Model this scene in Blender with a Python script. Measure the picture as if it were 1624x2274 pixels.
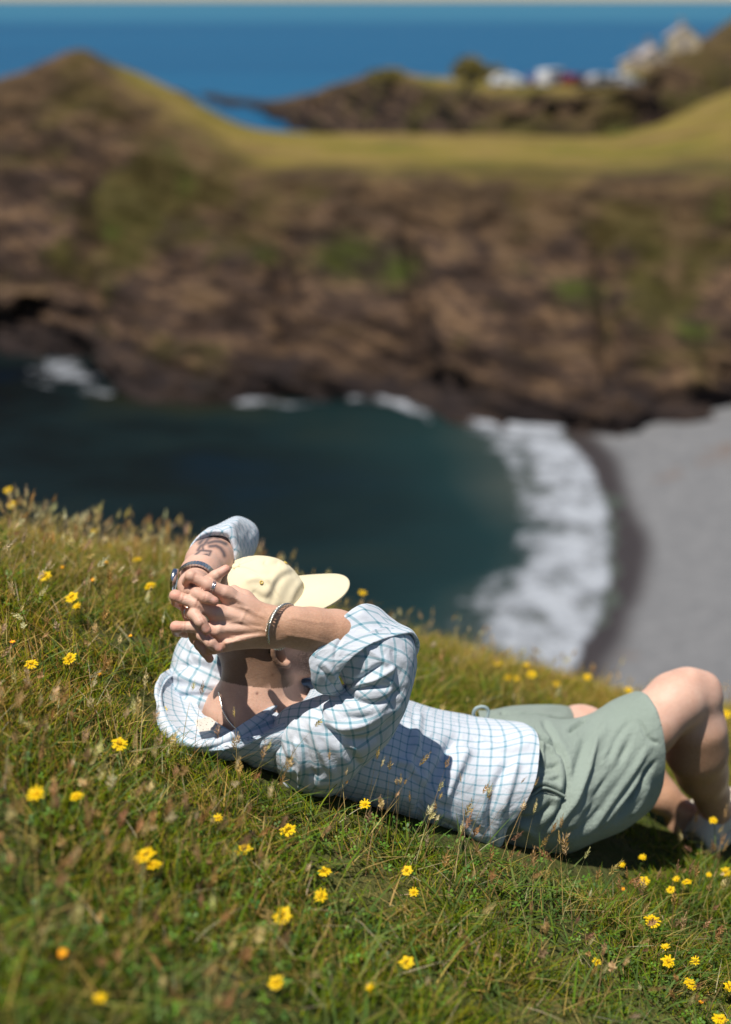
import bpy, math, random
import numpy as np
from mathutils import Vector, Matrix
for o in list(bpy.data.objects): bpy.data.objects.remove(o)
random.seed(7)
RG = np.random.default_rng(11)
SC = bpy.context.scene
COL = SC.collection
# ------------------------------------------------------------------ camera, sky, sun
W0, H0, FPX = 1624.0, 2274.0, 3158.0          # photograph measured at this size; 50 mm lens
PITCH = math.atan((1137 - 1) / FPX)
CAMZ = 26.0
cam_d = bpy.data.cameras.new('camera')
cam = bpy.data.objects.new('camera', cam_d); COL.objects.link(cam)
cam.location = (0, 0, CAMZ); cam.rotation_euler = (math.pi / 2 - PITCH, 0, 0)
cam_d.sensor_fit = 'VERTICAL'; cam_d.sensor_height = 36.0; cam_d.sensor_width = 36.0; cam_d.lens = 50.0
cam_d.clip_start = 0.05; cam_d.clip_end = 90000
cam_d.dof.use_dof = True; cam_d.dof.focus_distance = 2.52; cam_d.dof.aperture_fstop = 1.75
SC.camera = cam
SUN_TO = Vector((-0.25, -0.24, 1.0)).normalized()
SUN_EL = math.asin(SUN_TO.z); SUN_AZ = math.atan2(SUN_TO.x, SUN_TO.y)
world = bpy.data.worlds.new('World'); SC.world = world; world.use_nodes = True
wn = world.node_tree; wn.nodes.clear()
sky = wn.nodes.new('ShaderNodeTexSky'); sky.sky_type = 'NISHITA'; sky.sun_disc = False
sky.sun_elevation = SUN_EL; sky.sun_rotation = SUN_AZ; sky.dust_density = 0.1; sky.ozone_density = 2.0
bgn = wn.nodes.new('ShaderNodeBackground'); bgn.inputs['Strength'].default_value = 0.055
won = wn.nodes.new('ShaderNodeOutputWorld')
wn.links.new(sky.outputs[0], bgn.inputs[0]); wn.links.new(bgn.outputs[0], won.inputs[0])
sun_d = bpy.data.lights.new('sun', 'SUN'); sun_d.energy = 4.8; sun_d.angle = math.radians(0.53); sun_d.color = (1.0, 0.935, 0.83)
sun = bpy.data.objects.new('sun', sun_d); COL.objects.link(sun)
sun.rotation_euler = (-SUN_TO).to_track_quat('-Z', 'Y').to_euler()
SC.view_settings.view_transform = 'Standard'; SC.view_settings.look = 'None'
SC.view_settings.exposure = 0.26; SC.view_settings.gamma = 1.0; SC.view_settings.use_curve_mapping = False
SC.render.film_transparent = False

# ------------------------------------------------------------------ helpers: points
SP, CP = math.sin(PITCH), math.cos(PITCH)
def PW(q):
    """(px, py, depth) rows -> world points"""
    q = np.asarray(q, float); u = (q[..., 0] - W0 / 2) / FPX; v = (q[..., 1] - H0 / 2) / FPX; t = q[..., 2]
    return np.stack([u * t, (CP - v * SP) * t, CAMZ + (-SP - v * CP) * t], -1)
def PX(w):
    w = np.asarray(w, float); y = w[..., 1]; z = w[..., 2] - CAMZ
    t = y * CP - z * SP; up = y * SP + z * CP
    return np.stack([W0 / 2 + FPX * w[..., 0] / t, H0 / 2 - FPX * up / t, t], -1)
def PZ(px, t, z):
    """image column + camera depth + height -> world"""
    v = ((CAMZ - z) / t - SP) / CP
    return np.array([(px - W0 / 2) / FPX * t, (CP - v * SP) * t, z])
def onz(px, py, z=0.0):
    v = (py - H0 / 2) / FPX; t = (CAMZ - z) / (SP + v * CP)
    return PW((px, py, t))
# noise ------------------------------------------------------------
def _h(ix, iy, iz, s):
    n = (ix * 374761393 + iy * 668265263 + iz * 2147483647 + s * 974634777) & 0xffffffff
    n = ((n ^ (n >> 13)) * 1274126177) & 0xffffffff
    return ((n ^ (n >> 16)) & 0xffff) / 65535.0
def vnoise(p, s=0):
    p = np.asarray(p, float); i = np.floor(p).astype(np.int64); f = p - i; f = f * f * (3 - 2 * f); r = 0
    for a in (0, 1):
        for b in (0, 1):
            for c in (0, 1):
                w = (f[..., 0] if a else 1 - f[..., 0]) * (f[..., 1] if b else 1 - f[..., 1]) * (f[..., 2] if c else 1 - f[..., 2])
                r = r + w * _h(i[..., 0] + a, i[..., 1] + b, i[..., 2] + c, s)
    return r * 2 - 1
def fbm(p, o=4, s=0, g=0.5):
    r = 0; a = 1.0; p = np.asarray(p, float)
    for k in range(o): r = r + a * vnoise(p * (2.03 ** k) + 17.3 * k, s + k); a *= g
    return r
def v3(x, y, z=0.0): return np.stack(np.broadcast_arrays(x, y, z), -1)
def cr(P, n):
    """Catmull-Rom resample of control rows (K, ...) to n rows"""
    P = np.asarray(P, float); K = len(P); t = np.linspace(0, K - 1, n); i = np.minimum(t.astype(int), K - 2); f = t - i
    g = lambda k: P[np.clip(k, 0, K - 1)]
    p0, p1, p2, p3 = g(i - 1), g(i), g(i + 1), g(i + 2)
    f = f.reshape((-1,) + (1,) * (P.ndim - 1))
    return 0.5 * (2 * p1 + (p2 - p0) * f + (2 * p0 - 5 * p1 + 4 * p2 - p3) * f ** 2 + (3 * p1 - p0 - 3 * p2 + p3) * f ** 3)
def crclosed(P, n):
    P = np.asarray(P, float); K = len(P); t = np.arange(n) * K / n; i = t.astype(int); f = (t - i).reshape((-1,) + (1,) * (P.ndim - 1))
    p0, p1, p2, p3 = P[(i - 1) % K], P[i % K], P[(i + 1) % K], P[(i + 2) % K]
    return 0.5 * (2 * p1 + (p2 - p0) * f + (2 * p0 - 5 * p1 + 4 * p2 - p3) * f ** 2 + (3 * p1 - p0 - 3 * p2 + p3) * f ** 3)
# objects ----------------------------------------------------------
def tag(o, label=None, cat=None, group=None, kind=None):
    if label: o['label'] = label
    if cat: o['category'] = cat
    if group: o['group'] = group
    if kind: o['kind'] = kind
    return o
def empty(name, loc, label, cat, group=None, kind=None):
    o = bpy.data.objects.new(name, None); COL.objects.link(o); o.location = loc; o.empty_display_size = 0.1
    return tag(o, label, cat, group, kind)
def mesh_data(name, V, F, mat=None, smooth=True, uv=None, attrs=None):
    """F: (n,3)/(n,4) array, or a list of such arrays / tuples"""
    me = bpy.data.meshes.new(name); V = np.asarray(V, np.float32)
    Fs = [F] if isinstance(F, np.ndarray) else F
    if len(Fs) and not isinstance(Fs[0], np.ndarray): 
        me.from_pydata(V.tolist(), [], [list(f) for f in Fs])
    else:
        Fs = [f for f in Fs if len(f)]
        loops = np.concatenate([f.ravel() for f in Fs]).astype(np.int32)
        tot = np.concatenate([np.full(len(f), f.shape[1], np.int32) for f in Fs])
        st = np.concatenate([[0], np.cumsum(tot)[:-1]]).astype(np.int32)
        me.vertices.add(len(V)); me.vertices.foreach_set('co', V.ravel())
        me.loops.add(len(loops)); me.loops.foreach_set('vertex_index', loops)
        me.polygons.add(len(tot)); me.polygons.foreach_set('loop_start', st); me.polygons.foreach_set('loop_total', tot)
        me.update(calc_edges=True)
    me.validate()
    if smooth: me.polygons.foreach_set('use_smooth', np.ones(len(me.polygons), bool))
    if uv is not None:
        vi = np.empty(len(me.loops), np.int32); me.loops.foreach_get('vertex_index', vi)
        l = me.uv_layers.new(name='UVMap')
        l.data.foreach_set('uv', np.asarray(uv, np.float32)[vi].ravel())
    for k, a in (attrs or {}).items():
        a = np.asarray(a, np.float32)
        if a.ndim == 1: at = me.attributes.new(k, 'FLOAT', 'POINT'); at.data.foreach_set('value', a)
        else:
            if a.shape[1] == 3: a = np.concatenate([a, np.ones((len(a), 1), np.float32)], 1)
            at = me.attributes.new(k, 'FLOAT_COLOR', 'POINT'); at.data.foreach_set('color', a.ravel())
    if mat: me.materials.append(mat)
    me.update(); return me
def obj(name, V, F, mat, parent=None, smooth=True, uv=None, attrs=None, local=False):
    """V in world coordinates; origin moved to the parent's origin (or kept at the world's)"""
    V = np.asarray(V, float)
    if parent is not None and not local:
        wl = Vector((0, 0, 0)); p = parent
        while p is not None: wl = wl + p.location; p = p.parent
        V = V - np.array(wl)
    o = bpy.data.objects.new(name, mesh_data(name, V, F, mat, smooth, uv, attrs)); COL.objects.link(o)
    if parent is not None: o.parent = parent
    return o
def grid_faces(nv, nu, closed=False, off=0):
    i, j = np.meshgrid(np.arange(nv - 1), np.arange(nu if closed else nu - 1), indexing='ij'); j2 = (j + 1) % nu
    return (off + np.stack([i * nu + j, i * nu + j2, (i + 1) * nu + j2, (i + 1) * nu + j], -1)).reshape(-1, 4)
class MB:
    def __init__(s): s.V = []; s.F = []; s.n = 0
    def add(s, V, F):
        V = np.asarray(V, float); s.V.append(V); s.F += [tuple(int(k) + s.n for k in f) for f in F]; s.n += len(V); return s
    def box(s, c, d, rz=0, taper=1.0):
        c = np.array(c, float); d = np.array(d, float) / 2; V = []
        for z in (-1, 1):
            k = taper if z > 0 else 1
            for x, y in ((-1, -1), (1, -1), (1, 1), (-1, 1)):
                a, b = x * d[0] * k, y * d[1] * k
                V.append((c[0] + a * math.cos(rz) - b * math.sin(rz), c[1] + a * math.sin(rz) + b * math.cos(rz), c[2] + z * d[2]))
        return s.add(V, [(0, 3, 2, 1), (4, 5, 6, 7), (0, 1, 5, 4), (1, 2, 6, 5), (2, 3, 7, 6), (3, 0, 4, 7)])
    def tube(s, pts, r, n=8, caps=True, closed=False, flat=None):
        P = np.asarray(pts, float); K = len(P); r = np.broadcast_to(r, K)
        T = np.roll(P, -1, 0) - np.roll(P, 1, 0)
        if not closed: T[0] = P[1] - P[0]; T[-1] = P[-1] - P[-2]
        T /= np.linalg.norm(T, axis=1, keepdims=True) + 1e-12
        up = np.array([0, 0, 1.0]) if abs(T[0][2]) < .9 else np.array([1.0, 0, 0]); V = []
        a = up
        for k in range(K):
            a = a - T[k] * np.dot(a, T[k]); a /= np.linalg.norm(a) + 1e-12; b = np.cross(T[k], a)
            for q in range(n):
                th = 2 * math.pi * q / n; V.append(P[k] + r[k] * (math.cos(th) * a * (flat or 1) + math.sin(th) * b))
        F = []
        for k in range(K if closed else K - 1):
            k2 = (k + 1) % K
            for q in range(n): F.append((k * n + q, k * n + (q + 1) % n, k2 * n + (q + 1) % n, k2 * n + q))
        if caps and not closed: F.append(tuple(range(n))[::-1]); F.append(tuple((K - 1) * n + q for q in range(n)))
        return s.add(V, F)
    def build(s, name, mat, parent=None, smooth=True, local=False):
        return obj(name, np.concatenate(s.V), s.F, mat, parent, smooth, local=local)
# materials ---------------------------------------------------------
class NT:
    def __init__(s, name):
        s.m = bpy.data.materials.new(name); s.m.use_nodes = True; s.t = s.m.node_tree; s.t.nodes.clear()
        s.out = s.t.nodes.new('ShaderNodeOutputMaterial'); s.b = s.t.nodes.new('ShaderNodeBsdfPrincipled')
        s.t.links.new(s.b.outputs[0], s.out.inputs[0])
    def n(s, ty, ins=None, **kw):
        nd = s.t.nodes.new('ShaderNode' + ty)
        for k, v in kw.items(): setattr(nd, k, v)
        for k, v in (ins or {}).items(): s.set(nd.inputs[k], v)
        return nd
    def set(s, sock, v):
        if isinstance(v, bpy.types.NodeSocket): s.t.links.new(v, sock)
        elif isinstance(v, bpy.types.Node): s.t.links.new(v.outputs[0], sock)
        else:
            if sock.type == 'RGBA' and len(v) == 3: v = tuple(v) + (1,)
            sock.default_value = v
    def P(s, **kw):
        mp = dict(color='Base Color', rough='Roughness', spec='Specular IOR Level', metal='Metallic', normal='Normal', sss='Subsurface Weight', sheen='Sheen Weight', coat='Coat Weight', trans='Transmission Weight')
        for k, v in kw.items(): s.set(s.b.inputs[mp.get(k, k)], v)
        return s
    def math(s, op, a, b=0.0, c=None):
        nd = s.n('Math', {0: a, 1: b}, operation=op)
        if c is not None: s.set(nd.inputs[2], c)
        return nd.outputs[0]
    def ramp(s, f, stops):
        nd = s.n('ValToRGB', {0: f}); e = nd.color_ramp.elements
        while len(e) < len(stops): e.new(0.5)
        for el, (p, c) in zip(e, stops): el.position = p; el.color = tuple(c) + (1,)
        return nd.outputs[0]
    def mix(s, f, a, b, bt='MIX'):
        nd = s.n('Mix', data_type='RGBA', blend_type=bt); s.set(nd.inputs[0], f); s.set(nd.inputs[6], a); s.set(nd.inputs[7], b); return nd.outputs[2]
    def noise(s, scale, vec=None, detail=4, rough=.55, dist=0.0):
        nd = s.n('TexNoise', {'Scale': scale, 'Detail': float(detail), 'Roughness': rough, 'Distortion': dist})
        if vec is not None: s.set(nd.inputs['Vector'], vec)
        return nd.outputs[0]
    def obj(s): return s.n('TexCoord').outputs['Object']
    def geo(s): return s.n('NewGeometry').outputs['Position']
    def uv(s): return s.n('TexCoord').outputs['UV']
    def attr(s, name, out='Fac'): return s.n('Attribute', attribute_name=name).outputs[out]
    def mapv(s, v, sc=(1, 1, 1), rot=(0, 0, 0)):
        return s.n('Mapping', {'Vector': v, 'Scale': sc, 'Rotation': rot}).outputs[0]
    def bump(s, h, st=.3, d=.01): return s.n('Bump', {'Height': h, 'Strength': st, 'Distance': d}).outputs[0]
    def step(s, f, lo, hi): return s.n('MapRange', {'Value': f, 'From Min': lo, 'From Max': hi}).outputs[0]
def simple(name, col, rough=.6, metal=0.0, var=.08, scale=40, **kw):
    t = NT(name); v = t.noise(scale, t.obj())
    c = t.mix(v, tuple(x * (1 - var) for x in col), tuple(min(1, x * (1 + var)) for x in col)); t.P(color=c, rough=rough, metal=metal, **kw); return t.m

# ------------------------------------------------------------------ the near hillside
AZ = []; KT = []; Y0T = []
SKY = [(-400, 1110), (0, 1198), (150, 1224), (400, 1256), (560, 1312), (760, 1392), (900, 1432), (1050, 1468), (1200, 1514), (1400, 1568), (1624, 1586), (2000, 1610)]
def plane_z(x, y): return -1.070 - .467 * x - .145 * y
for px, py in SKY:
    v = (py - H0 / 2) / FPX; u = (px - W0 / 2) / FPX; Y = CP - v * SP; Zz = -SP - v * CP
    az = u / Y; y0 = 2.35 + 0.95 * min(1, max(0, (px - 250) / 1000)); 
    t = np.linspace(y0 / Y, 14, 3000); x = u * t; y = Y * t
    lo, hi = 0.0, 3.0
    for _ in range(40):
        k = (lo + hi) / 2
        gap = plane_z(x, y) - k * (y - y0) ** 2 - Zz * t       # >0: ground above the ray
        if gap.max() > 0: lo = k
        else: hi = k
    AZ.append(az); KT.append(k); Y0T.append(y0)
def G(x, y):
    x = np.asarray(x, float); y = np.asarray(y, float)
    az = x / np.maximum(y, .5); k = np.interp(az, AZ, KT); y0 = np.interp(az, AZ, Y0T)
    d = np.maximum(0, y - y0); dm = 0.85 / (2 * np.maximum(k, .02)); dm = np.minimum(dm, 6.0)
    q = np.where(d < dm, k * d * d, k * dm * dm + 2 * k * dm * (d - dm)) 
    q = q + np.where(d > 6, .4 * (d - 6), 0)
    xx = np.clip(x, -8, 8)
    z = plane_z(xx, y) - q - .75 * np.maximum(0, x - 8) + .12 * np.maximum(0, -8 - x)
    z = z - .012 * np.exp(-(((x - .05) / .55) ** 2 + ((y - 2.42) / .22) ** 2) ** 2)
    nz = .022 * fbm(v3(x * 1.7, y * 1.7, 0), 3, 5) + .008 * fbm(v3(x * 9, y * 9, 0), 2, 9)
    return CAMZ + z + nz * np.clip(3 - y * .3, 0, 1)
ys = np.concatenate([np.linspace(-6, 1.2, 24)[:-1], np.linspace(1.2, 7, 190)[:-1], 7 * (70 / 7) ** np.linspace(0, 1, 60)])
xs = np.concatenate([-3 - 27 * np.linspace(1, 0, 24)[:-1] ** 2, np.linspace(-3, 3.5, 210)[:-1], 3.5 + 40 * np.linspace(0, 1, 30) ** 2])
XX, YY = np.meshgrid(xs, ys)
ZZ = np.maximum(G(XX, YY), -2.0)
t = NT('turf_soil'); p = t.geo(); n1 = t.noise(7, p, 5); n2 = t.noise(60, p, 3)
c = t.mix(t.step(n1, .35, .65), (.045, .05, .014), (.115, .082, .046)); c = t.mix(n2, c, (.05, .075, .015)); c = t.mix(t.step(t.noise(1.1, p, 3), .52, .7), c, (.12, .115, .035))
c = t.mix(t.step(t.n('SeparateXYZ', {0: p}).outputs[1], 4.5, 12), c, (.10, .095, .025))
t.P(color=c, rough=.95, spec=.1, normal=t.bump(n2, .8, .02)); M_soil = t.m
tag(obj('ground', np.stack([XX, YY, ZZ], -1).reshape(-1, 3), grid_faces(*XX.shape), M_soil), kind='structure')

# ------------------------------------------------------------------ sea, beach
R = 70000.0
seay = np.concatenate([np.linspace(-200, 20, 4), np.linspace(24, 260, 90), 260 * (R / 260) ** np.linspace(0.05, 1, 40)])
seax = np.concatenate([-(180 * (R / 180) ** np.linspace(1, .05, 24)), np.linspace(-180, 180, 110), 180 * (R / 180) ** np.linspace(.05, 1, 24)])
SX, SY = np.meshgrid(seax, seay)
# water's edge along the beach (image trace laid on the water level)
EDGE = np.array([onz(*q) for q in ((1235, 945), (1262, 972), (1300, 1010), (1335, 1065), (1362, 1130), (1375, 1200), (1372, 1270), (1362, 1330), (1335, 1400), (1290, 1480), (1225, 1600), (1100, 1800))])
def edge_x(y):
    o = np.argsort(EDGE[:, 1]); return np.interp(y, EDGE[o, 1], EDGE[o, 0])
dist_shore = np.clip(edge_x(SY) - SX, -5, 400)
shal = np.exp(-np.maximum(dist_shore + 3 * fbm(v3(SX * .12, SY * .12), 3, 31), 0) / 10.0) * (SY < 93)
openw = np.clip((SY - 128) / 90, 0, 1)
SZ = .05 * fbm(v3(SX * .25, SY * .25), 3, 3) * (np.abs(SX) < 181) * (SY < 261)
t = NT('sea_water'); p = t.geo()
fo = t.attr('open'); sh = t.attr('shallow')
n1 = t.noise(.045, t.mapv(p, (1, 1.6, 1)), 4, .6); 
bay = t.ramp(n1, [(.34, (.0015, .0055, .012)), (.45, (.0024, .0038, .0040)), (.54, (.0042, .0100, .0115)), (.66, (.012, .014, .008))])
c = t.mix(t.step(sh, 0.0, .30), bay, (.009, .026, .028)); c = t.mix(t.step(sh, .28, .6), c, (.06, .07, .062))
big = t.noise(1.0, t.mapv(p, (.0006, .0035, 1)), 3)
c = t.mix(fo, c, t.mix(t.step(big, .35, .65), (.0005, .060, .150), (.003, .090, .195)))
w1 = t.noise(1.3, t.mapv(p, (1, 1.8, 1)), 4); w2 = t.noise(.12, t.mapv(p, (.5, 1.5, 1)), 3)
hb = t.math('ADD', w1, t.math('MULTIPLY', w2, 4))
c = t.mix(t.step(t.n('SeparateXYZ', {0: p}).outputs[1], 1500, 2600), c, (.022, .13, .22))
t.P(color=c, rough=.34, spec=t.math('SUBTRACT', .075, t.math('MULTIPLY', fo, .035)), normal=t.bump(hb, .35, .25)); M_sea = t.m
tag(obj('sea', np.stack([SX, SY, SZ], -1).reshape(-1, 3), grid_faces(*SX.shape), M_sea, attrs={'open': openw.ravel(), 'shallow': shal.ravel() * .6}), kind='structure')

# beach of grey pebbles, wet dark strip where the waves run up
by = np.linspace(20, 112, 150); bw = np.concatenate([np.linspace(-3, 8, 60), np.linspace(8.6, 70, 60)])
BD, BY = np.meshgrid(bw, by); BX = edge_x(BY) + BD
BZ = np.where(BD < 0, .11 * BD, .055 * BD + .0009 * BD ** 2) + .05 * fbm(v3(BX * .5, BY * .5), 3, 8) + .02
BZ = np.minimum(BZ, 2.6)
t = NT('pebbles'); p = t.geo(); vo = t.n('TexVoronoi', {'Vector': p, 'Scale': 2.2}); n1 = t.noise(.16, p, 4); n2 = t.noise(1.1, p, 5, .7)
dry = t.mix(n2, (.075, .080, .090), (.20, .203, .213)); dry = t.mix(vo.outputs['Color'], dry, (.42, .42, .43), 'MULTIPLY') if False else t.mix(.35, dry, t.mix(vo.outputs['Color'], (.09, .093, .10), (.215, .215, .22)))
dry = t.mix(t.step(n1, .62, .72), dry, (.13, .085, .062))
c = t.mix(t.attr('wet'), dry, t.mix(n2, (.022, .018, .019), (.046, .038, .038)))
t.P(color=c, rough=t.math('SUBTRACT', .85, t.math('MULTIPLY', t.attr('wet'), .35)), normal=t.bump(vo.outputs['Distance'], .5, .12)); M_beach = t.m
wet = np.clip(1 - (BD - .75 - .5 * fbm(v3(BX * .15, BY * .15), 2, 4)) / 1.1, 0, 1)
tag(obj('beach', np.stack([BX, BY, BZ], -1).reshape(-1, 3), grid_faces(*BX.shape), M_beach, attrs={'wet': wet.ravel()}), kind='structure')

# breaking waves: low foam sheets with ragged edges, a few centimetres above the water
t = NT('sea_foam'); p = t.geo()
n1 = t.noise(.55, t.mapv(p, (1, .8, 1)), 6, .65); n2 = t.noise(3.5, p, 4)
den = t.math('ADD', t.attr('dens'), t.math('MULTIPLY', t.math('SUBTRACT', n1, .5), 2.8))
al = t.math('MULTIPLY', t.step(den, .20, .90), .92)
t.P(color=t.mix(n2, (.21, .235, .28), (.45, .48, .53)), rough=.8, normal=t.bump(n2, .5, .1)); t.set(t.b.inputs['Alpha'], al); M_foam = t.m
def foam(rows, label, n=(60, 60), lift=.10, edge=.22, gain=1.0, soft=None):
    """rows of image points on the water, far side to near side"""
    W = np.array([[onz(a, b) for a, b in r] for r in rows]); W = cr(W, n[0]); W = np.moveaxis(cr(np.moveaxis(W, 1, 0), n[1]), 0, 1)
    a = np.linspace(0, 1, n[0])[:, None]; b = np.linspace(0, 1, n[1])[None]
    d = np.minimum(np.minimum(a, 1 - a), np.minimum(b, 1 - b)) / edge; d = np.clip(d, 0, 1)
    if soft: d = d * np.clip(b / soft, 0, 1) ** .9
    W[..., 2] = lift + .22 * d * (.6 + .5 * fbm(W * .5, 3, 2)) 
    return tag(obj('surf_foam', W.reshape(-1, 3), grid_faces(*n), M_foam, attrs={'dens': (d ** .7 * gain).ravel()}), label, 'surf', 'white water along the shore', 'stuff')
foam([[(1015, 925), (1060, 908), (1120, 905), (1190, 912), (1240, 930)],
      [(1025, 950), (1075, 945), (1140, 945), (1200, 950), (1246, 960)],
      [(1060, 985), (1110, 980), (1160, 985), (1210, 985), (1268, 985)],
      [(1124, 1040), (1174, 1040), (1210, 1035), (1258, 1035), (1313, 1035)],
      [(1139, 1110), (1180, 1110), (1230, 1110), (1288, 1110), (1346, 1110)],
      [(1144, 1180), (1190, 1180), (1240, 1185), (1298, 1185), (1360, 1185)],
      [(1129, 1255), (1180, 1255), (1240, 1255), (1298, 1255), (1362, 1255)],
      [(1044, 1310), (1134, 1310), (1205, 1310), (1278, 1312), (1354, 1315)],
      [(999, 1370), (1094, 1370), (1180, 1375), (1258, 1378), (1334, 1380)],
      [(999, 1440), (1084, 1450), (1184, 1455), (1240, 1460), (1294, 1460)],
      [(999, 1560), (1064, 1560), (1134, 1565), (1190, 1570), (1240, 1570)]], 'white surf washing up along the dark edge of the grey pebble beach', (120, 60), edge=.10, gain=.80, soft=.62)
foam([[(1028, 912), (1080, 906), (1140, 908), (1200, 918), (1250, 930)],
      [(1030, 935), (1085, 932), (1140, 934), (1200, 944), (1256, 952)],
      [(1050, 960), (1095, 962), (1140, 964), (1200, 968), (1256, 972)]], 'bright breaking wave crest where the rocks meet the pebble beach', (30, 60), .28, .2, 1.25)
foam([[(770, 882), (830, 880), (880, 886), (930, 902), (968, 924)],
      [(775, 896), (830, 900), (880, 910), (925, 928), (962, 946)]], 'white wave curling along the foot of the brown cliff', (24, 50), .15, .45, .85)
foam([[(430, 884), (500, 884), (570, 888), (640, 890), (745, 880)],
      [(430, 900), (500, 902), (570, 906), (640, 908), (745, 904)]], 'thin broken foam line below the middle of the cliff', (24, 60), .15, .45, .50)
foam([[(75, 806), (110, 800), (140, 798), (180, 806), (225, 838)],
      [(60, 828), (100, 826), (140, 826), (185, 838), (240, 860)],
      [(60, 858), (100, 862), (150, 868), (200, 880), (262, 884)]], 'patch of pale foam below the dark rock ledge at far left', (30, 40), .15, .5, .52)

# ------------------------------------------------------------------ headlands
# turf patches and bare earth scars on the slope
MOSS = ((785, 565, 90, 55), (372, 340, 26, 30), (405, 400, 26, 40), (880, 600, 60, 40), (590, 570, 34, 26), (1590, 465, 34, 26), (1280, 640, 60, 30), (1540, 730, 50, 24), (250, 520, 26, 22), (1390, 300, 60, 14), (1170, 205, 60, 18), (1340, 215, 40, 16), (1000, 185, 100, 14))
SCAR = ((992, 470, 26, 48), (1215, 490, 50, 42), (1512, 500, 44, 60), (1500, 610, 26, 40), (450, 655, 44, 34), (1120, 560, 30, 60), (620, 460, 40, 20), (440, 320, 50, 60), (1010, 560, 26, 24), (760, 740, 60, 16), (60, 655, 80, 14), (210, 560, 36, 16), (862, 175, 34, 16), (1290, 780, 110, 14), (690, 470, 20, 20))
def headland(cols, rows_z, mat, label, n=(150, 420), amp=1.3, seed=0, sward=((215, 300), (0, 1)), cleft=None, flatrow=None):
    """cols: list of (px, [(depth, height), ...]) -- one profile per image column, sea to landward"""
    W = np.array([[PZ(px, d, z) for d, z in pr] for px, pr in cols])       # (C, R, 3)
    W = np.moveaxis(W, 0, 1); W = cr(W, n[0]); W = np.moveaxis(cr(np.moveaxis(W, 1, 0), n[1]), 0, 1)
    r = np.linspace(0, len(cols[0][1]) - 1, n[0])[:, None] * np.ones((1, n[1]))
    du = np.gradient(W, axis=1); dv = np.gradient(W, axis=0); N = np.cross(du, dv); N /= np.linalg.norm(N, axis=-1, keepdims=True) + 1e-9
    N *= np.where(N[..., 2:3] < -0.2, -1, 1) * np.sign(np.where(np.abs(N[..., 1:2] * 0 + N[..., 2:3]) < 1e-6, 1, N[..., 2:3]))
    cpx = np.interp(np.linspace(0, len(cols) - 1, n[1]), np.arange(len(cols)), [c_[0] for c_ in cols])
    face = np.clip(1 - (r - flatrow + .4) / .6, .10, 1)
    q = W.copy(); q[..., 2] *= 1.6
    strata = np.sin((W[..., 0] * .25 + W[..., 2] * 1.15 + 1.6 * fbm(W * .09, 3, seed + 3)) * 1.25) 
    ridg = 1 - np.abs(fbm(q * np.array([.16, .16, .07]), 4, seed)) * 1.7
    dsp = face * amp * (1.0 * fbm(q * .085, 3, seed + 8) + .55 * ridg - .25 + .34 * strata * (.6 + .8 * vnoise(q * .1, 5)) + .22 * np.sin(strata * 2 + W[..., 2] * 5.2 + W[..., 0] * 1.1) + .30 * fbm(q * .55, 3, seed + 5))
    if cleft:
        for cx_, cw_, cd_, r0_, r1_ in cleft:
            dd_ = np.exp(-((cpx[None] + 30 * (r - 2) * .6 - cx_) / cw_) ** 2) * np.clip((r - r0_) * 2, 0, 1) * np.clip((r1_ - r) * 2, 0, 1); dsp = dsp - cd_ * dd_
    W = W + N * dsp[..., None]
    at = {'face': face.ravel(), 'row': r.ravel()}
    cpx = np.interp(np.linspace(0, len(cols) - 1, n[1]), np.arange(len(cols)), [c_[0] for c_ in cols]); at['sward'] = (np.interp(cpx, *sward)[None] * np.ones((n[0], 1))).ravel()
    pq = PX(W); ms = np.zeros(r.shape); sc_ = np.zeros(r.shape)
    jx = pq[..., 0] + 18 * fbm(W * .3, 3, 50); jy = pq[..., 1] + 18 * fbm(W * .3, 3, 60)
    for x_, y_, a_, b_ in MOSS: ms = np.maximum(ms, np.exp(-(((jx - x_) / a_) ** 2 + ((jy - y_) / b_) ** 2) ** 1.5))
    for x_, y_, a_, b_ in SCAR: sc_ = np.maximum(sc_, np.exp(-(((jx - x_) / a_) ** 2 + ((jy - y_) / b_) ** 2) ** 1.5))
    at['moss'] = ms.ravel(); at['scar'] = sc_.ravel()
    at['hollow'] = np.clip(.5 + .5 * (ridg - .3) , 0, 1).ravel()
    return obj('headland', W.reshape(-1, 3), grid_faces(*n), mat, attrs=at)
t = NT('cliff'); p = t.geo(); pz = t.mapv(p, (1, 1, 1.7))
n1 = t.noise(.075, pz, 5, .6); ps = t.mapv(p, (.55, .8, 2.3), (0, .42, 0)); n2 = t.noise(.40, ps, 5, .65); n3 = t.noise(1.3, ps, 4, .7)
st = t.n('TexWave', {'Vector': t.mapv(p, (.30, .2, 1.0), (0, .46, 0)), 'Scale': .75, 'Distortion': 6.0, 'Detail': 5.0, 'Detail Scale': 1.2}).outputs['Fac']
rock = t.ramp(n2, [(.38, (.006, .0035, .0035)), (.45, (.024, .014, .012)), (.51, (.062, .038, .026)), (.57, (.135, .082, .048)), (.68, (.22, .135, .074))])
rock = t.mix(t.math('MULTIPLY', t.step(st, .35, .75), .55), rock, (.032, .020, .017)); rock = t.mix(.22, rock, t.mix(n3, (.012, .008, .007), (.12, .078, .048)))
veg = t.mix(n3, (.032, .032, .005), (.075, .062, .012))
zz = t.n('SeparateXYZ', {0: p}).outputs[2]
hi = t.step(zz, 2, 13)
vm = t.step(t.math('ADD', n1, t.math('MULTIPLY', hi, .07)), .56, .66)
c = t.mix(t.math('MULTIPLY', vm, .80), rock, veg)
dry_ = t.mix(t.step(n2, .4, .65), (.066, .042, .018), (.105, .066, .026))
c = t.mix(t.math('MULTIPLY', t.attr('moss'), t.step(n2, .36, .55)), c, (.042, .058, .007))
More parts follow.
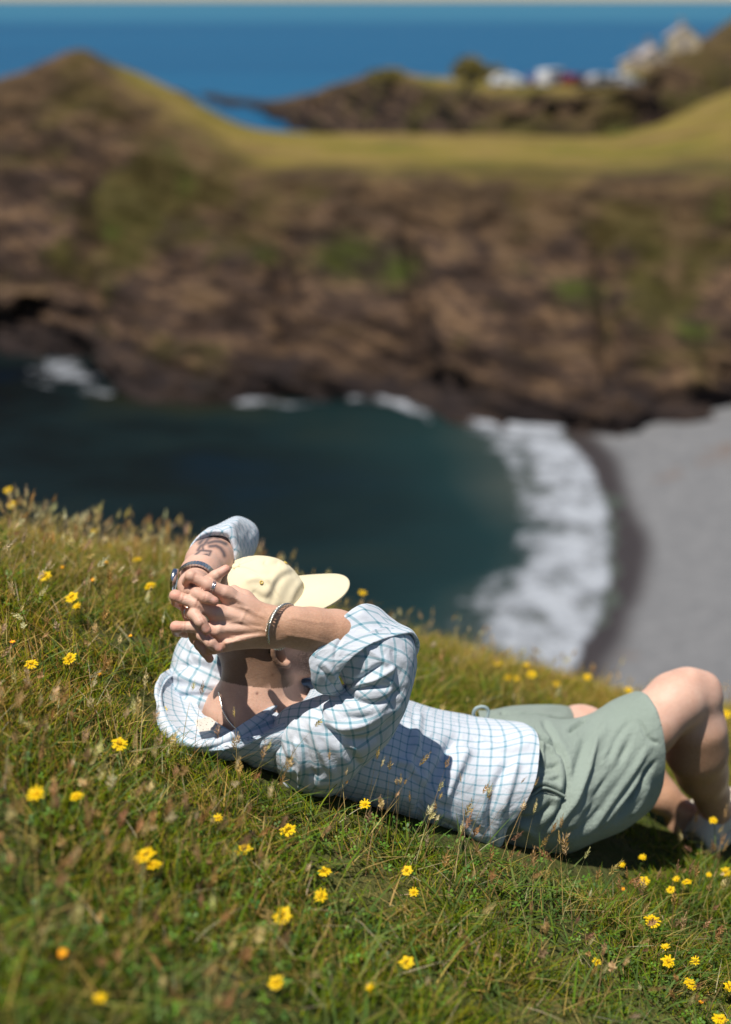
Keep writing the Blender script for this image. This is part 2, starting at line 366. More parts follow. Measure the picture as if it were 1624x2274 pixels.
c = t.mix(t.math('MULTIPLY', t.attr('scar'), .75), c, t.mix(n3, (.11, .068, .038), (.17, .11, .06)))
c = t.mix(t.step(t.attr('row'), 2.9, 3.9), c, t.mix(.5, c, dry_))
grass = t.ramp(t.noise(.13, t.mapv(p, (.5, 1.5, 1)), 5, .65), [(.36, (.085, .095, .008)), (.46, (.16, .125, .020)), (.55, (.23, .165, .045)), (.64, (.13, .080, .030))])
grass = t.mix(t.math('MULTIPLY', t.step(n3, .3, .7), .35), grass, (.12, .10, .03))
edge = t.math('ADD', t.attr('row'), t.math('MULTIPLY', t.math('SUBTRACT', n2, .5), 1.3))
c = t.mix(t.math('MULTIPLY', t.step(edge, 3.95, 4.85), t.attr('sward')), c, grass)
wetl = t.step(t.math('ADD', zz, t.math('MULTIPLY', n2, 3.0)), 4.6, 2.6)
c = t.mix(t.math('MULTIPLY', wetl, .8), c, (.016, .012, .013))
t.P(color=c, rough=.92, spec=.2, normal=t.bump(n3, .9, .5)); M_cliff = t.m
def z_at(py, d):  # height of the image row at this depth
    v = (py - H0 / 2) / FPX; return CAMZ - (SP + v * CP) * d
def col(px, base, ledge, mid, up, edge, top, back, dd=None):
    tb = 26 / (SP + (base - H0 / 2) / FPX * CP)
    return (px, [(tb - .6, -1.6), (tb + 1.0, z_at(ledge[0], tb + 1.0 + ledge[1])), (mid[1], z_at(*mid)), (up[1], z_at(*up)), (edge[1], z_at(*edge)), (top[1], z_at(*top)), (back[1], z_at(*back)), (back[1] + 9, z_at(*back) - 7), (back[1] + 17, -3)])
cols = [col(-420, 740, (700, 0), (560, 117), (420, 121), (265, 126), (255, 130), (250, 134)),
        col(-180, 755, (700, 0), (560, 116), (400, 121), (225, 126), (216, 130), (214, 134)),
        col(0, 782, (690, 0), (645, 113), (380, 120), (196, 125), (188, 128), (186, 132)),
        col(100, 796, (695, 0), (645, 112), (360, 119), (160, 125), (148, 127), (148, 131)),
        col(180, 812, (715, 0), (620, 111), (370, 117), (135, 124), (120, 126), (121, 130)),
        col(250, 850, (770, 0), (610, 108), (400, 115), (200, 121), (156, 126), (150, 131)),
        col(350, 880, (800, 0), (650, 105), (460, 112), (270, 118), (215, 124), (190, 131)),
        col(450, 890, (820, 0), (670, 104), (500, 111), (330, 116), (275, 123), (238, 131)),
        col(560, 896, (830, 0), (680, 103), (520, 109), (385, 114), (325, 122), (287, 132)),
        col(700, 900, (835, 0), (690, 102), (520, 108), (395, 112), (335, 122), (301, 136)),
        col(900, 912, (845, 0), (700, 100), (530, 107), (398, 111), (340, 122), (303, 138)),
        col(1060, 945, (865, 0), (710, 98), (540, 105), (400, 110), (340, 122), (305, 140)),
        col(1240, 962, (890, 0), (730, 96), (550, 104), (402, 109), (345, 122), (308, 142)),
        col(1380, 968, (900, 0), (740, 95), (550, 103), (402, 108), (345, 122), (302, 144)),
        col(1500, 958, (900, 0), (740, 95), (550, 103), (400, 108), (330, 124), (262, 148)),
        col(1624, 945, (890, 0), (735, 95), (550, 103), (395, 108), (300, 126), (202, 152)),
        col(1800, 930, (880, 0), (720, 95), (540, 103), (380, 108), (260, 128), (120, 156)),
        col(2200, 900, (860, 0), (700, 95), (500, 103), (330, 108), (160, 132), (0, 164))]
h1 = headland(cols, None, M_cliff, None, amp=1.35, seed=4, flatrow=4, cleft=((205, 16, 5.0, .6, 3.0), (60, 90, 1.6, .4, 1.6), (640, 30, 1.6, 1, 3.2), (930, 22, 1.8, .8, 3.4), (1350, 30, 1.8, 1.2, 3.6), (1000, 50, 1.4, .5, 1.5)))
tag(h1, kind='structure'); h1.name = 'cliff_headland'
def col2(px, top, td, w=22, h=None):
    z = z_at(top, td) if h is None else h
    return (px, [(td - w - 4, -2), (td - w, max(.3, z * .12)), (td - w * .8, z * .45), (td - w * .55, z * .75), (td - w * .3, z * .93), (td, z), (td + 8, z * .97), (td + 16, z * .5), (td + 22, -3)])
cols = [col2(380, 0, 420, 10, -2.5), col2(470, 0, 400, 10, .4), col2(500, 0, 385, 12, .6), col2(560, 0, 370, 12, .9), col2(600, 0, 350, 14, 2.2), col2(680, 214, 320), col2(745, 192, 290), col2(830, 168, 258), col2(890, 166, 240), col2(940, 178, 225),
        col2(1010, 182, 205), col2(1080, 188, 184), col2(1200, 190, 178), col2(1330, 188, 176), col2(1400, 168, 180, 26), col2(1480, 128, 200, 34), col2(1550, 100, 210, 40), col2(1624, 50, 222, 46), col2(1800, -60, 240, 50), col2(2200, -200, 260, 55)]
h2 = headland(cols, None, M_cliff, None, n=(90, 300), amp=1.3, seed=21, flatrow=4, sward=((820, 980, 1390, 1480), (0, 1, 1, .1)))
tag(h2, kind='structure'); h2.name = 'far_headland'

# gorse mound on the far headland
def leaf_ball(c, r, n, seed, size=.35):
    g = np.random.default_rng(seed); d = g.normal(size=(n, 3)); d /= np.linalg.norm(d, axis=1, keepdims=True)
    lump = 1 + .28 * fbm(d * 2.1, 3, seed); k = g.uniform(.55, 1, (n, 1)) ** .5
    c0 = np.array(c) + d * np.array(r) * k * lump[:, None]; c0[:, 2] = np.maximum(c0[:, 2], c[2] - r[2] * .3)
    a = g.normal(size=(n, 3)); b = g.normal(size=(n, 3)); a /= np.linalg.norm(a, axis=1, keepdims=True); b /= np.linalg.norm(b, axis=1, keepdims=True)
    s = g.uniform(.5, 1.2, (n, 1)) * size
    V = np.stack([c0 - a * s, c0 + b * s * .6, c0 + a * s, c0 - b * s * .6], 1).reshape(-1, 3)
    return V, np.arange(4 * n).reshape(-1, 4)
t = NT('gorse_leaf'); n1 = t.noise(.6, t.geo(), 3); t.P(color=t.ramp(n1, [(.35, (.13, .11, .02)), (.6, (.24, .19, .045)), (.75, (.34, .25, .09))]), rough=.8); M_gorse = t.m
M_wood = simple('gorse_stem', (.08, .055, .035), .9)
def bush(name, px, py, d, r, n, seed, label):
    c = PW((px, py, d)); e = empty(name, (c[0], c[1], c[2] - r[2] * .9), label, 'bush')
    V, F = leaf_ball(c, r, n, seed); obj('foliage', V, F, M_gorse, e, smooth=False)
    m = MB()
    for k in range(5):
        a = k * 1.256; m.tube([(c[0], c[1], c[2] - r[2]), (c[0] + math.cos(a) * r[0] * .4, c[1] + math.sin(a) * r[1] * .4, c[2])], [.12, .04], 6)
    m.build('stem', M_wood, e)
bush('gorse_bush', 1040, 160, 190, (1.9, 2.6, 1.9), 1800, 3, 'tall dark gorse bush standing just left of the white car')
bush('gorse_bush', 1085, 166, 190, (2.3, 2.6, 1.1), 1300, 4, 'lower gorse bush sloping down behind the white car')
bush('scrub_bush', 862, 172, 236, (3.4, 3.0, 1.5), 1500, 5, 'dry tan scrub bush on the far headland above the rocks')

# parked cars on the far headland -----------------------------------
M_tyre = simple('tyre', (.02, .02, .022), .85); M_rim = simple('wheel_rim', (.45, .46, .48), .35, .8); M_glass = simple('car_glass', (.02, .025, .03), .08, 0, .02, spec=.8)
M_lamp = simple('lamp_lens', (.75, .75, .72), .15); M_rlamp = simple('rear_lamp', (.45, .02, .02), .2)
def car(px, d, colr, label, van=False, rz=0.0, h=0):
    c = PZ(px, d, 0); zt = z_at(189, d) + .1; e = empty('parked_car', (c[0], c[1], zt), label, 'car', 'cars parked on the far headland'); e.rotation_euler.z = rz
    mat = simple('car_paint', colr, .25, .0, .03, spec=.6)
    if van: prof = [(-2.4, .35), (2.35, .35), (2.4, .95), (2.0, 1.2), (1.45, 1.95), (-2.35, 2.0), (-2.42, .9)]; win = [(.35, 1.28), (1.75, 1.28), (1.35, 1.82), (.35, 1.85)]; w2 = [(-2.1, 1.3), (.2, 1.3), (.2, 1.85), (-2.1, 1.85)]
    else: prof = [(-2.1, .3), (2.1, .3), (2.15, .75), (1.25, .98), (.55, 1.42), (-1.15, 1.46), (-1.85, 1.02), (-2.15, .95)]; win = [(-.2, .98), (1.05, .98), (.5, 1.34), (-.2, 1.37)]; w2 = [(-1.65, 1.02), (-.3, .98), (-.3, 1.37), (-1.1, 1.38)]
    def extr(pr, y0, y1, name, m, inset=0.0, par=e):
        n = len(pr); V = [(x, y0 + (inset if z > 1 else 0), z) for x, z in pr] + [(x, y1 - (inset if z > 1 else 0), z) for x, z in pr]
        F = [tuple(range(n)), tuple(range(2 * n - 1, n - 1, -1))] + [((i + 1) % n, i, n + i, n + (i + 1) % n) for i in range(n)]
        o = obj(name, V, [tuple(f) for f in F], m, par, smooth=False, local=True); bv = o.modifiers.new('b', 'BEVEL'); bv.width = .06 if name == 'body' else .01; bv.segments = 2; return o
    body = extr(prof, -.85, .85, 'body', mat, .12)
    for w in (win, w2):
        for y in (-.765, .735): extr(w, y, y + .03, 'window', M_glass)
    wsx = (1.28, 1.0, .62, 1.38) if not van else (2.02, 1.24, 1.52, 1.86)
    m = MB(); m.add([(wsx[0], -.62, wsx[1]), (wsx[0], .62, wsx[1]), (wsx[2], .55, wsx[3]), (wsx[2], -.55, wsx[3])], [(0, 1, 2, 3)])
    m.V[0] += np.array([.03, 0, .03]); o = m.build('windscreen', M_glass, e, False, True)
    o.modifiers.new('s', 'SOLIDIFY').thickness = .02
    for x in (-1.35, 1.35):
        for y in (-.8, .8):
            m = MB(); m.tube([(x, y - .11, .33), (x, y + .11, .33)], [.33, .33], 20); w = m.build('wheel', M_tyre, e, True, True)
            m = MB(); m.tube([(x, y - .125, .33), (x, y + .125, .33)], [.2, .2], 14); m.build('rim', M_rim, w, True, True)
    fx = 2.12 if not van else 2.38; rx = -2.12 if not van else -2.4
    for y in (-.62, .62):
        MB().box((fx, y, .72), (.1, .3, .16)).build('headlight', M_lamp, e, False, True); MB().box((rx, y, .85), (.1, .22, .2)).build('tail_light', M_rlamp, e, False, True)
car(1118, 172, (.78, .80, .82), 'white car at the left end of the parked row, beside the gorse bush', rz=.15)
car(1172, 176, (.05, .06, .16), 'dark blue car parked between the white car and the white van', rz=1.2)
car(1214, 172, (.80, .80, .80), 'tall white van in the middle of the parked row', True, rz=.9)
car(1266, 172, (.14, .012, .022), 'dark red car parked right of the white van', rz=.8)
car(1300, 178, (.03, .035, .05), 'nearly black car parked behind the dark red car', rz=.2)
car(1318, 168, (.35, .35, .36), 'grey car parked in front of the nearly black car', rz=.6)
car(1362, 174, (.60, .61, .65), 'pale silver car at the right end of the parked row below the houses', rz=.4)

# houses -------------------------------------------------------------
M_wallc = simple('render_cream', (.66, .55, .38), .85, 0, .06, 3); M_slate = simple('slate', (.34, .30, .29), .7, 0, .2, 2); M_pane = simple('house_glass', (.04, .05, .07), .1); M_stone = simple('chimney_stone', (.3, .24, .19), .9, 0, .2, 2)
def house(px, py, d, L, Wd, H, R_, rz, label, nwin=2):
    c = PW((px, py, d)); e = empty('cottage', tuple(c), label, 'house'); e.rotation_euler.z = rz
    m = MB(); a, b = L / 2, Wd / 2
    m.add([(-a, -b, -3), (a, -b, -3), (a, b, -3), (-a, b, -3), (-a, -b, H), (a, -b, H), (a, b, H), (-a, b, H), (-a, 0, H + R_), (a, 0, H + R_)],
          [(0, 1, 5, 4), (2, 3, 7, 6), (1, 2, 6, 9, 5), (3, 0, 4, 8, 7), (0, 3, 2, 1)]); m.build('wall', M_wallc, e, False, True)
    m = MB(); o_ = .08; q = .12
    for s in (-1, 1):
        m.add([(-a - o_, s * (b + .3), H - .22), (a + o_, s * (b + .3), H - .22), (a + o_, 0, H + R_ + .1), (-a - o_, 0, H + R_ + .1), (-a - o_, s * (b + .3), H - .22 + q), (a + o_, s * (b + .3), H - .22 + q), (a + o_, 0, H + R_ + q + .1), (-a - o_, 0, H + R_ + q + .1)],
              [(0, 1, 2, 3), (4, 5, 6, 7), (0, 1, 5, 4), (2, 3, 7, 6), (0, 3, 7, 4), (1, 2, 6, 5)])
    rf = m.build('roof', M_slate, e, False, True)
    MB().box((a - .5, 0, H + R_ + .4), (.7, .6, 1.3)).build('chimney', M_stone, rf, False, True)
    for k in range(nwin):
        x = -a + L * (k + 1) / (nwin + 1); w = MB().box((x, -b - .03, H * .55), (.9, .1, 1.1)).build('window', M_lamp, e, False, True); MB().box((x, -b - .07, H * .55), (.72, .1, .92)).build('pane', M_pane, w, False, True)
    MB().box((-a - .03, 0, 1.0), (.1, 1.0, 2.0)).build('door', M_slate, e, False, True)
house(1513, 110, 208, 5.0, 4.4, 1.7, 1.5, 1.50, 'cream gabled cottage highest up the far headland', 1)
house(1446, 148, 196, 4.0, 3.2, 1.5, 1.1, 1.75, 'cream cottage just below and left of the highest cottage', 1)
house(1408, 160, 190, 4.0, 3.8, 1.3, .7, 1.45, 'long low cream outbuilding beside the pale silver car', 2)

# ------------------------------------------------------------------ signed-distance modelling of the body
class Field:
    def __init__(s, lo, hi, h):
        s.lo = np.array(lo, float); s.h = h; s.n = np.ceil((np.array(hi) - lo) / h).astype(int) + 1
        s.f = np.full(s.n, .5, np.float32)
    def add(s, fn, lo, hi, k=.01, op='u'):
        pad = k + 4 * s.h
        a = np.clip(np.floor((np.array(lo) - pad - s.lo) / s.h).astype(int), 0, s.n); b = np.clip(np.ceil((np.array(hi) + pad - s.lo) / s.h).astype(int) + 1, 0, s.n)
        if (b <= a).any(): return
        ax = [s.lo[i] + s.h * np.arange(a[i], b[i]) for i in range(3)]
        X = np.stack(np.meshgrid(*ax, indexing='ij'), -1)
        d = fn(X); sl = tuple(slice(a[i], b[i]) for i in range(3)); f = s.f[sl]
        if op == 'u': hh = np.clip(.5 + .5 * (f - d) / k, 0, 1); r = f * (1 - hh) + d * hh - k * hh * (1 - hh)
        else: hh = np.clip(.5 - .5 * (f + d) / k, 0, 1); r = f * (1 - hh) + (-d) * hh + k * hh * (1 - hh)
        s.f[sl] = r
def cone(a, b, ra, rb):
    a = np.array(a, float); b = np.array(b, float); L = b - a; L2 = (L @ L) + 1e-12
    def fn(X):
        t = np.clip(((X - a) @ L) / L2, 0, 1); return np.linalg.norm(X - a - t[..., None] * L, axis=-1) - (ra + (rb - ra) * t)
    r = max(ra, rb); return fn, np.minimum(a, b) - r, np.maximum(a, b) + r
def ell(c, r, A=np.eye(3)):
    c = np.array(c, float); r = np.array(r, float); A = np.array(A, float)     # rows of A = axes
    def fn(X):
        q = (X - c) @ A.T; k0 = np.linalg.norm(q / r, axis=-1); k1 = np.linalg.norm(q / (r * r), axis=-1) + 1e-9; return k0 * (k0 - 1) / k1
    m = r.max(); return fn, c - m, c + m
def flatcone(a, b, ra, rb, ax, sq):
    """cone squashed along axis ax by factor sq (<1)"""
    a = np.array(a, float); b = np.array(b, float); ax = np.array(ax, float); ax /= np.linalg.norm(ax); L = b - a; L2 = L @ L + 1e-12
    def fn(X):
        t = np.clip(((X - a) @ L) / L2, 0, 1); q = X - a - t[..., None] * L; h_ = q @ ax
        q = q + (h_ * (1 / sq - 1))[..., None] * ax; return (np.linalg.norm(q, axis=-1) - (ra + (rb - ra) * t)) * (sq * .5 + .5)
    r = max(ra, rb); return fn, np.minimum(a, b) - r, np.maximum(a, b) + r
def surface_nets(fl):
    f = fl.f; ins = f < 0; nx, ny, nz = f.shape; cnt = np.zeros((nx - 1, ny - 1, nz - 1), np.int8)
    for dx in (0, 1):
        for dy in (0, 1):
            for dz in (0, 1): cnt += ins[dx:nx - 1 + dx, dy:ny - 1 + dy, dz:nz - 1 + dz]
    act = (cnt > 0) & (cnt < 8); I = np.argwhere(act); idx = np.full(act.shape, -1, np.int32); idx[tuple(I.T)] = np.arange(len(I))
    cs = [(a, b, c) for a in (0, 1) for b in (0, 1) for c in (0, 1)]
    cv = {c: f[I[:, 0] + c[0], I[:, 1] + c[1], I[:, 2] + c[2]] for c in cs}
    acc = np.zeros((len(I), 3)); num = np.zeros(len(I))
    for c in cs:
        for ax in range(3):
            if c[ax] == 0:
                d = list(c); d[ax] = 1; d = tuple(d); a, b = cv[c], cv[d]; m = (a < 0) != (b < 0)
                t_ = np.where(m, a / np.where(m, a - b, 1), 0); p = np.array(c, float)[None].repeat(len(I), 0); p[:, ax] = t_
                acc += np.where(m[:, None], p, 0); num += m
    V = fl.lo + fl.h * (I + acc / num[:, None]); Fs = []
    for ax in range(3):
        o = [1, 1, 1]; o[ax] = 0; b1, b2 = [i for i in range(3) if i != ax]
        s0 = [slice(1, -1)] * 3; s0[ax] = slice(0, f.shape[ax] - 1); s1 = list(s0); s1[ax] = slice(1, f.shape[ax])
        A, B = ins[tuple(s0)], ins[tuple(s1)]
        for flip in (False, True):
            q = np.argwhere((A & ~B) if not flip else (~A & B)); 
            if not len(q): continue
            st = np.array([1, 1, 1]); st[ax] = 0; q = q + st
            def g(d1, d2):
                e_ = q.copy(); e_[:, b1] -= d1; e_[:, b2] -= d2; return idx[tuple(e_.T)]
            quad = np.stack([g(1, 1), g(0, 1), g(0, 0), g(1, 0)], 1)
            if (ax == 1) ^ flip: quad = quad[:, ::-1]
            Fs.append(quad)
    F = np.concatenate(Fs); F = F[(F >= 0).all(1)]
    return V, F
def relax(V, F, n=2, lam=.5):
    for _ in range(n):
        S = np.zeros_like(V); C = np.zeros(len(V))
        for a in range(4):
            for b in ((a + 1) % 4, (a + 3) % 4): np.add.at(S, F[:, a], V[F[:, b]]); np.add.at(C, F[:, a], 1)
        V = V + lam * (S / np.maximum(C, 1)[:, None] - V)
    return V
def P(px, py, t): return PW((px, py, t))
def rm(r, t): return r * t / FPX
def chain(fl, pts, k):
    """pts rows (px, py, depth, radius in px)"""
    w = [(P(*p[:3]), rm(p[3], p[2])) for p in pts]
    for (a, ra), (b, rb) in zip(w[:-1], w[1:]): fl.add(*cone(a, b, ra, rb), k=k)
VIEW = np.array([0, CP, -SP])                                    # the way the photographer looks

# head frame
HA, HY = math.radians(19), math.radians(14)
F0 = np.array([math.cos(HA), 0, math.sin(HA)]); U0 = np.array([-math.sin(HA), 0, math.cos(HA)])
Rz = np.array([[math.cos(HY), -math.sin(HY), 0], [math.sin(HY), math.cos(HY), 0], [0, 0, 1]])
HF, HU = Rz @ F0, Rz @ U0; HL = np.cross(HU, HF)
HC = P(528, 1254, 2.63) - HU * .130; HM = np.stack([HF, HL, HU])
def hd(f, l, u): return HC + f * HF + l * HL + u * HU

H_ = .0021
allp = PW([(372, 1150, 2.30), (960, 1150, 2.9), (372, 1680, 2.3), (960, 1720, 2.95), (372, 1680, 2.9), (960, 1150, 2.3)])
fb = Field(allp.min(0) - .01, allp.max(0) + .01, H_)
# cranium, face, jaw
fb.add(*ell(hd(-.012, 0, .010), (.092, .074, .088), HM), k=.01)
fb.add(*ell(hd(.030, 0, -.045), (.060, .056, .075), HM), k=.03)
fb.add(*ell(hd(.064, 0, -.116), (.024, .028, .026), HM), k=.02)
for s in (-1, 1):
    fb.add(*cone(hd(.004, s * .056, -.078), hd(.060, s * .024, -.124), .017, .014), k=.018)
    fb.add(*cone(hd(.052, s * .045, -.035), hd(.072, s * .030, -.045), .018, .015), k=.018)   # cheek
    fb.add(*ell(hd(.088, s * .032, -.012), (.012, .016, .010), HM), k=.008, op='s')         # eye socket
    fb.add(*ell(hd(.078, s * .032, -.014), (.012, .013, .011), HM), k=.003)
    # ear: helix ring, concha, lobe
    ec = hd(.010, s * .079, -.034); er = [ec + HU * (.026 * math.cos(a)) * (1 if math.cos(a) > 0 else .75) + HF * (.014 * math.sin(a)) - HF * .18 * (.02 * math.cos(a)) + s * HL * (.012 - .008 * math.sin(a)) for a in np.linspace(-.2, math.pi * 1.25, 12) * -1 + .6]
    for a, b in zip(er[:-1], er[1:]): fb.add(*cone(a, b, .0042, .0042), k=.004)
    fb.add(*ell(ec + s * HL * .004 - HF * .002, (.012, .004, .022), HM), k=.006)
    fb.add(*ell(ec - HU * .024 + s * HL * .006 + HF * .003, (.007, .0045, .008), HM), k=.006)
fb.add(*cone(hd(.088, 0, -.010), hd(.108, 0, -.042), .008, .010), k=.010)
for s in (-1, 1): fb.add(*ell(hd(.098, s * .010, -.046), (.009, .007, .007), HM), k=.006)
fb.add(*ell(hd(.086, 0, -.070), (.010, .022, .005), HM), k=.006); fb.add(*ell(hd(.084, 0, -.079), (.010, .019, .006), HM), k=.006)
fb.add(*ell(hd(.098, 0, -.0745), (.010, .022, .0012), HM), k=.002, op='s')
# neck, shoulders, upper back
chain(fb, [(568, 1435, 2.68, 64), (566, 1500, 2.68, 63), (566, 1560, 2.68, 68), (560, 1640, 2.70, 92)], .03)
chain(fb, [(598, 1440, 2.71, 46), (604, 1510, 2.71, 46), (612, 1575, 2.70, 54)], .03)
chain(fb, [(550, 1598, 2.68, 78), (630, 1650, 2.66, 62), (700, 1665, 2.63, 50)], .04)
chain(fb, [(540, 1590, 2.72, 76), (480, 1560, 2.80, 62), (450, 1490, 2.84, 46)], .04)
chain(fb, [(560, 1640, 2.72, 100), (720, 1660, 2.74, 110), (900, 1690, 2.80, 110)], .05)
# near upper arm (inside the sleeve), near forearm
chain(fb, [(700, 1665, 2.63, 50), (790, 1575, 2.575, 50), (868, 1452, 2.53, 40)], .03)
fr = Field(allp.min(0) - .01, allp.max(0) + .01, H_)
fw = [(868, 1452, 2.53, 40), (820, 1428, 2.52, 50), (745, 1408, 2.50, 50), (690, 1398, 2.475, 45), (640, 1391, 2.455, 40)]
chain(fr, fw, .02)
AXD = VIEW * .95 + np.array([.1, 0, .2])
def fcn(fl, a, b, sq, k):
    fl.add(*flatcone(P(*a[:3]), P(*b[:3]), rm(a[3], a[2]), rm(b[3], b[2]), AXD, sq), k=k)
fcn(fr, (650, 1392, 2.455, 45), (605, 1391, 2.445, 43), .82, .012)
# back of the near hand: four rays from wrist to knuckles
fcn(fr, (605, 1380, 2.445, 32), (505, 1322, 2.425, 19), .72, .012)
fcn(fr, (600, 1392, 2.442, 34), (482, 1362, 2.420, 18), .72, .012)
fcn(fr, (600, 1398, 2.442, 34), (484, 1400, 2.422, 18), .72, .012)
fcn(fr, (604, 1406, 2.445, 30), (500, 1430, 2.432, 17), .72, .012)
chain(fr, [(560, 1362, 2.455, 26), (530, 1400, 2.452, 28), (540, 1372, 2.455, 28)], .012)
# tendons and knuckles
for a, b in (((590, 1378), (508, 1318)), ((588, 1388), (486, 1358)), ((588, 1398), (488, 1398)), ((592, 1408), (504, 1428))):
    chain(fr, [(a[0], a[1], 2.424, 3.0), (b[0], b[1], 2.412, 4.0)], .010)
KF = .005
def finger(fl, pts, k=KF, root=.009):
    w = [(P(*p[:3]), rm(p[3] * 1.06, p[2])) for p in pts]
    for i, ((a, ra), (b, rb)) in enumerate(zip(w[:-1], w[1:])):
        fl.add(*cone(a, b, ra, rb), k=root if i == 0 else k)
finger(fr, [(505, 1318, 2.420, 15), (462, 1299, 2.408, 12), (424, 1279, 2.408, 11.5), (416, 1292, 2.445, 10.5), (432, 1310, 2.478, 9)])
finger(fr, [(482, 1362, 2.418, 15.5), (436, 1341, 2.402, 13), (390, 1323, 2.405, 12), (393, 1336, 2.448, 11), (412, 1352, 2.49, 9.5)])
finger(fr, [(484, 1400, 2.422, 15), (436, 1392, 2.412, 12), (391, 1392, 2.415, 11.5), (394, 1402, 2.455, 10.5), (414, 1408, 2.495, 9)])
finger(fr, [(500, 1430, 2.430, 14), (476, 1440, 2.425, 11.5), (463, 1443, 2.442, 10.5), (452, 1432, 2.478, 9.5)])
chain(fr, [(585, 1365, 2.47, 20), (545, 1328, 2.475, 15), (520, 1308, 2.49, 10)], .012)            # near thumb, behind the hand against the cap
# far forearm and hand
fl_ = Field(allp.min(0) - .01, allp.max(0) + .01, H_)
chain(fl_, [(496, 1205, 2.84, 42), (478, 1230, 2.72, 47), (464, 1250, 2.64, 45), (446, 1276, 2.56, 38), (432, 1300, 2.50, 32)], .03)
for a in ((428, 1318, 2.455, 17), (424, 1362, 2.452, 17), (432, 1398, 2.455, 16), (438, 1418, 2.468, 15)):
    chain(fl_, [(430, 1302, 2.49, 26), a], .014)
finger(fl_, [(426, 1312, 2.450, 14), (436, 1318, 2.405, 12), (458, 1327, 2.390, 11.6), (476, 1335, 2.392, 10.3)])
finger(fl_, [(420, 1360, 2.448, 14), (432, 1364, 2.398, 12.8), (447, 1381, 2.385, 12), (459, 1399, 2.388, 10.8)])
finger(fl_, [(434, 1402, 2.450, 13), (450, 1412, 2.408, 11.5), (468, 1427, 2.398, 11), (485, 1441, 2.402, 10)])
finger(fl_, [(436, 1416, 2.462, 12.5), (444, 1432, 2.445, 11), (456, 1448, 2.442, 10), (466, 1463, 2.446, 9)])
finger(fl_, [(430, 1304, 2.46, 15), (452, 1296, 2.43, 12.5), (478, 1279, 2.418, 11.2), (502, 1264, 2.420, 9.8)])
def smin(a, b, k): h_ = np.clip(.5 + .5 * (b - a) / k, 0, 1); return b * (1 - h_) + a * h_ - k * h_ * (1 - h_)
fb.f = smin(smin(fb.f, fr.f, .004), fl_.f, .0016)
BV, BF = surface_nets(fb); BV = relax(BV, BF, 2, .45)
# nails, creases are coloured per vertex
bpx = PX(BV)
def near(pts, w, px=None):
    q = bpx if px is None else px; d = np.full(len(q), 1e9); pts = np.asarray(pts, float)
    if len(pts) == 1: return np.exp(-(np.hypot(q[:, 0] - pts[0, 0], q[:, 1] - pts[0, 1]) / w) ** 2)
    for a, b in zip(pts[:-1], pts[1:]):
        L = b - a; t_ = np.clip(((q[:, :2] - a) @ L) / (L @ L), 0, 1); d = np.minimum(d, np.linalg.norm(q[:, :2] - a - t_[:, None] * L, axis=1))
    return np.exp(-(d / w) ** 2)
# veins, tendon hollows and knuckle creases pressed into the skin
fn_ = np.cross(BV[BF[:, 2]] - BV[BF[:, 0]], BV[BF[:, 3]] - BV[BF[:, 1]]); vn_ = np.zeros_like(BV)
for k_ in range(4): np.add.at(vn_, BF[:, k_], fn_)
vn_ /= np.linalg.norm(vn_, axis=1, keepdims=True) + 1e-12
if (vn_ * (BV - BV.mean(0))).sum() < 0: vn_ = -vn_
fc0 = np.clip((vn_ * -VIEW).sum(1) * 3, 0, 1) * (bpx[:, 2] < 2.50); dsk = np.zeros(len(BV)); crs = np.zeros(len(BV))
for pl, w, a in (([(585, 1370), (555, 1352), (530, 1348), (508, 1340)], 3.5, .0011), ([(592, 1400), (560, 1392), (535, 1380), (512, 1382)], 3.2, .0011), ([(590, 1412), (560, 1412), (530, 1416), (512, 1412)], 3.2, .0010), ([(548, 1352), (540, 1370), (535, 1380)], 3, .0009),
                 ([(650, 1372), (690, 1380), (740, 1384)], 4, .0009), ([(640, 1410), (690, 1418), (735, 1432)], 4, .0009), ([(520, 1335), (545, 1345), (575, 1360)], 5, -.0012), ([(505, 1380), (540, 1388), (575, 1392)], 4.5, -.0012), ([(510, 1415), (540, 1410), (575, 1405)], 4.5, -.0010),
                 ([(488, 1350), (480, 1366)], 7, .0016), ([(504, 1306), (498, 1320)], 7, .0014), ([(488, 1392), (482, 1406)], 7, .0016), ([(620, 1372), (618, 1410)], 9, -.0010)):
    dsk += a * near(pl, w)
for pl in ([(402, 1316), (396, 1332)], [(410, 1320), (404, 1336)], [(404, 1382), (403, 1399)], [(411, 1382), (410, 1399)], [(434, 1274), (428, 1290)], [(458, 1317), (453, 1334)], [(444, 1370), (452, 1390)], [(449, 1366), (458, 1384)], [(466, 1414), (462, 1432)], [(484, 1268), (490, 1282)], [(440, 1334), (434, 1350)], [(452, 1386), (446, 1394)]):
    crs = np.maximum(crs, near(pl, 2.2)); dsk -= .0008 * near(pl, 2.2)
BV = BV + vn_ * (dsk * fc0)[:, None]; crs = crs * fc0
tat = np.zeros(len(BV)); sel = (bpx[:, 2] > 2.55) & (bpx[:, 2] < 2.86)
for pl, w in (([(437, 1243), (462, 1237), (469, 1224), (446, 1222), (435, 1232), (437, 1243)], 2.2), ([(440, 1238), (460, 1232)], 3), ([(462, 1206), (478, 1202), (490, 1203), (502, 1208)], 3.4),
              ([(466, 1213), (480, 1212), (490, 1217), (497, 1227), (499, 1234)], 3.4), ([(455, 1208), (446, 1212), (440, 1222)], 3), ([(458, 1205), (462, 1196), (474, 1190), (484, 1193)], 4), ([(456, 1204), (450, 1214), (452, 1222)], 2.5), ([(470, 1186), (452, 1196), (444, 1206)], 4.5)):
    tat = np.maximum(tat, near(pl, w * 1.35) * sel)
tat = np.maximum(tat, near([(430, 1306), (426, 1302)], 5) * (bpx[:, 2] > 2.42) * .7)
red = np.zeros(len(BV))
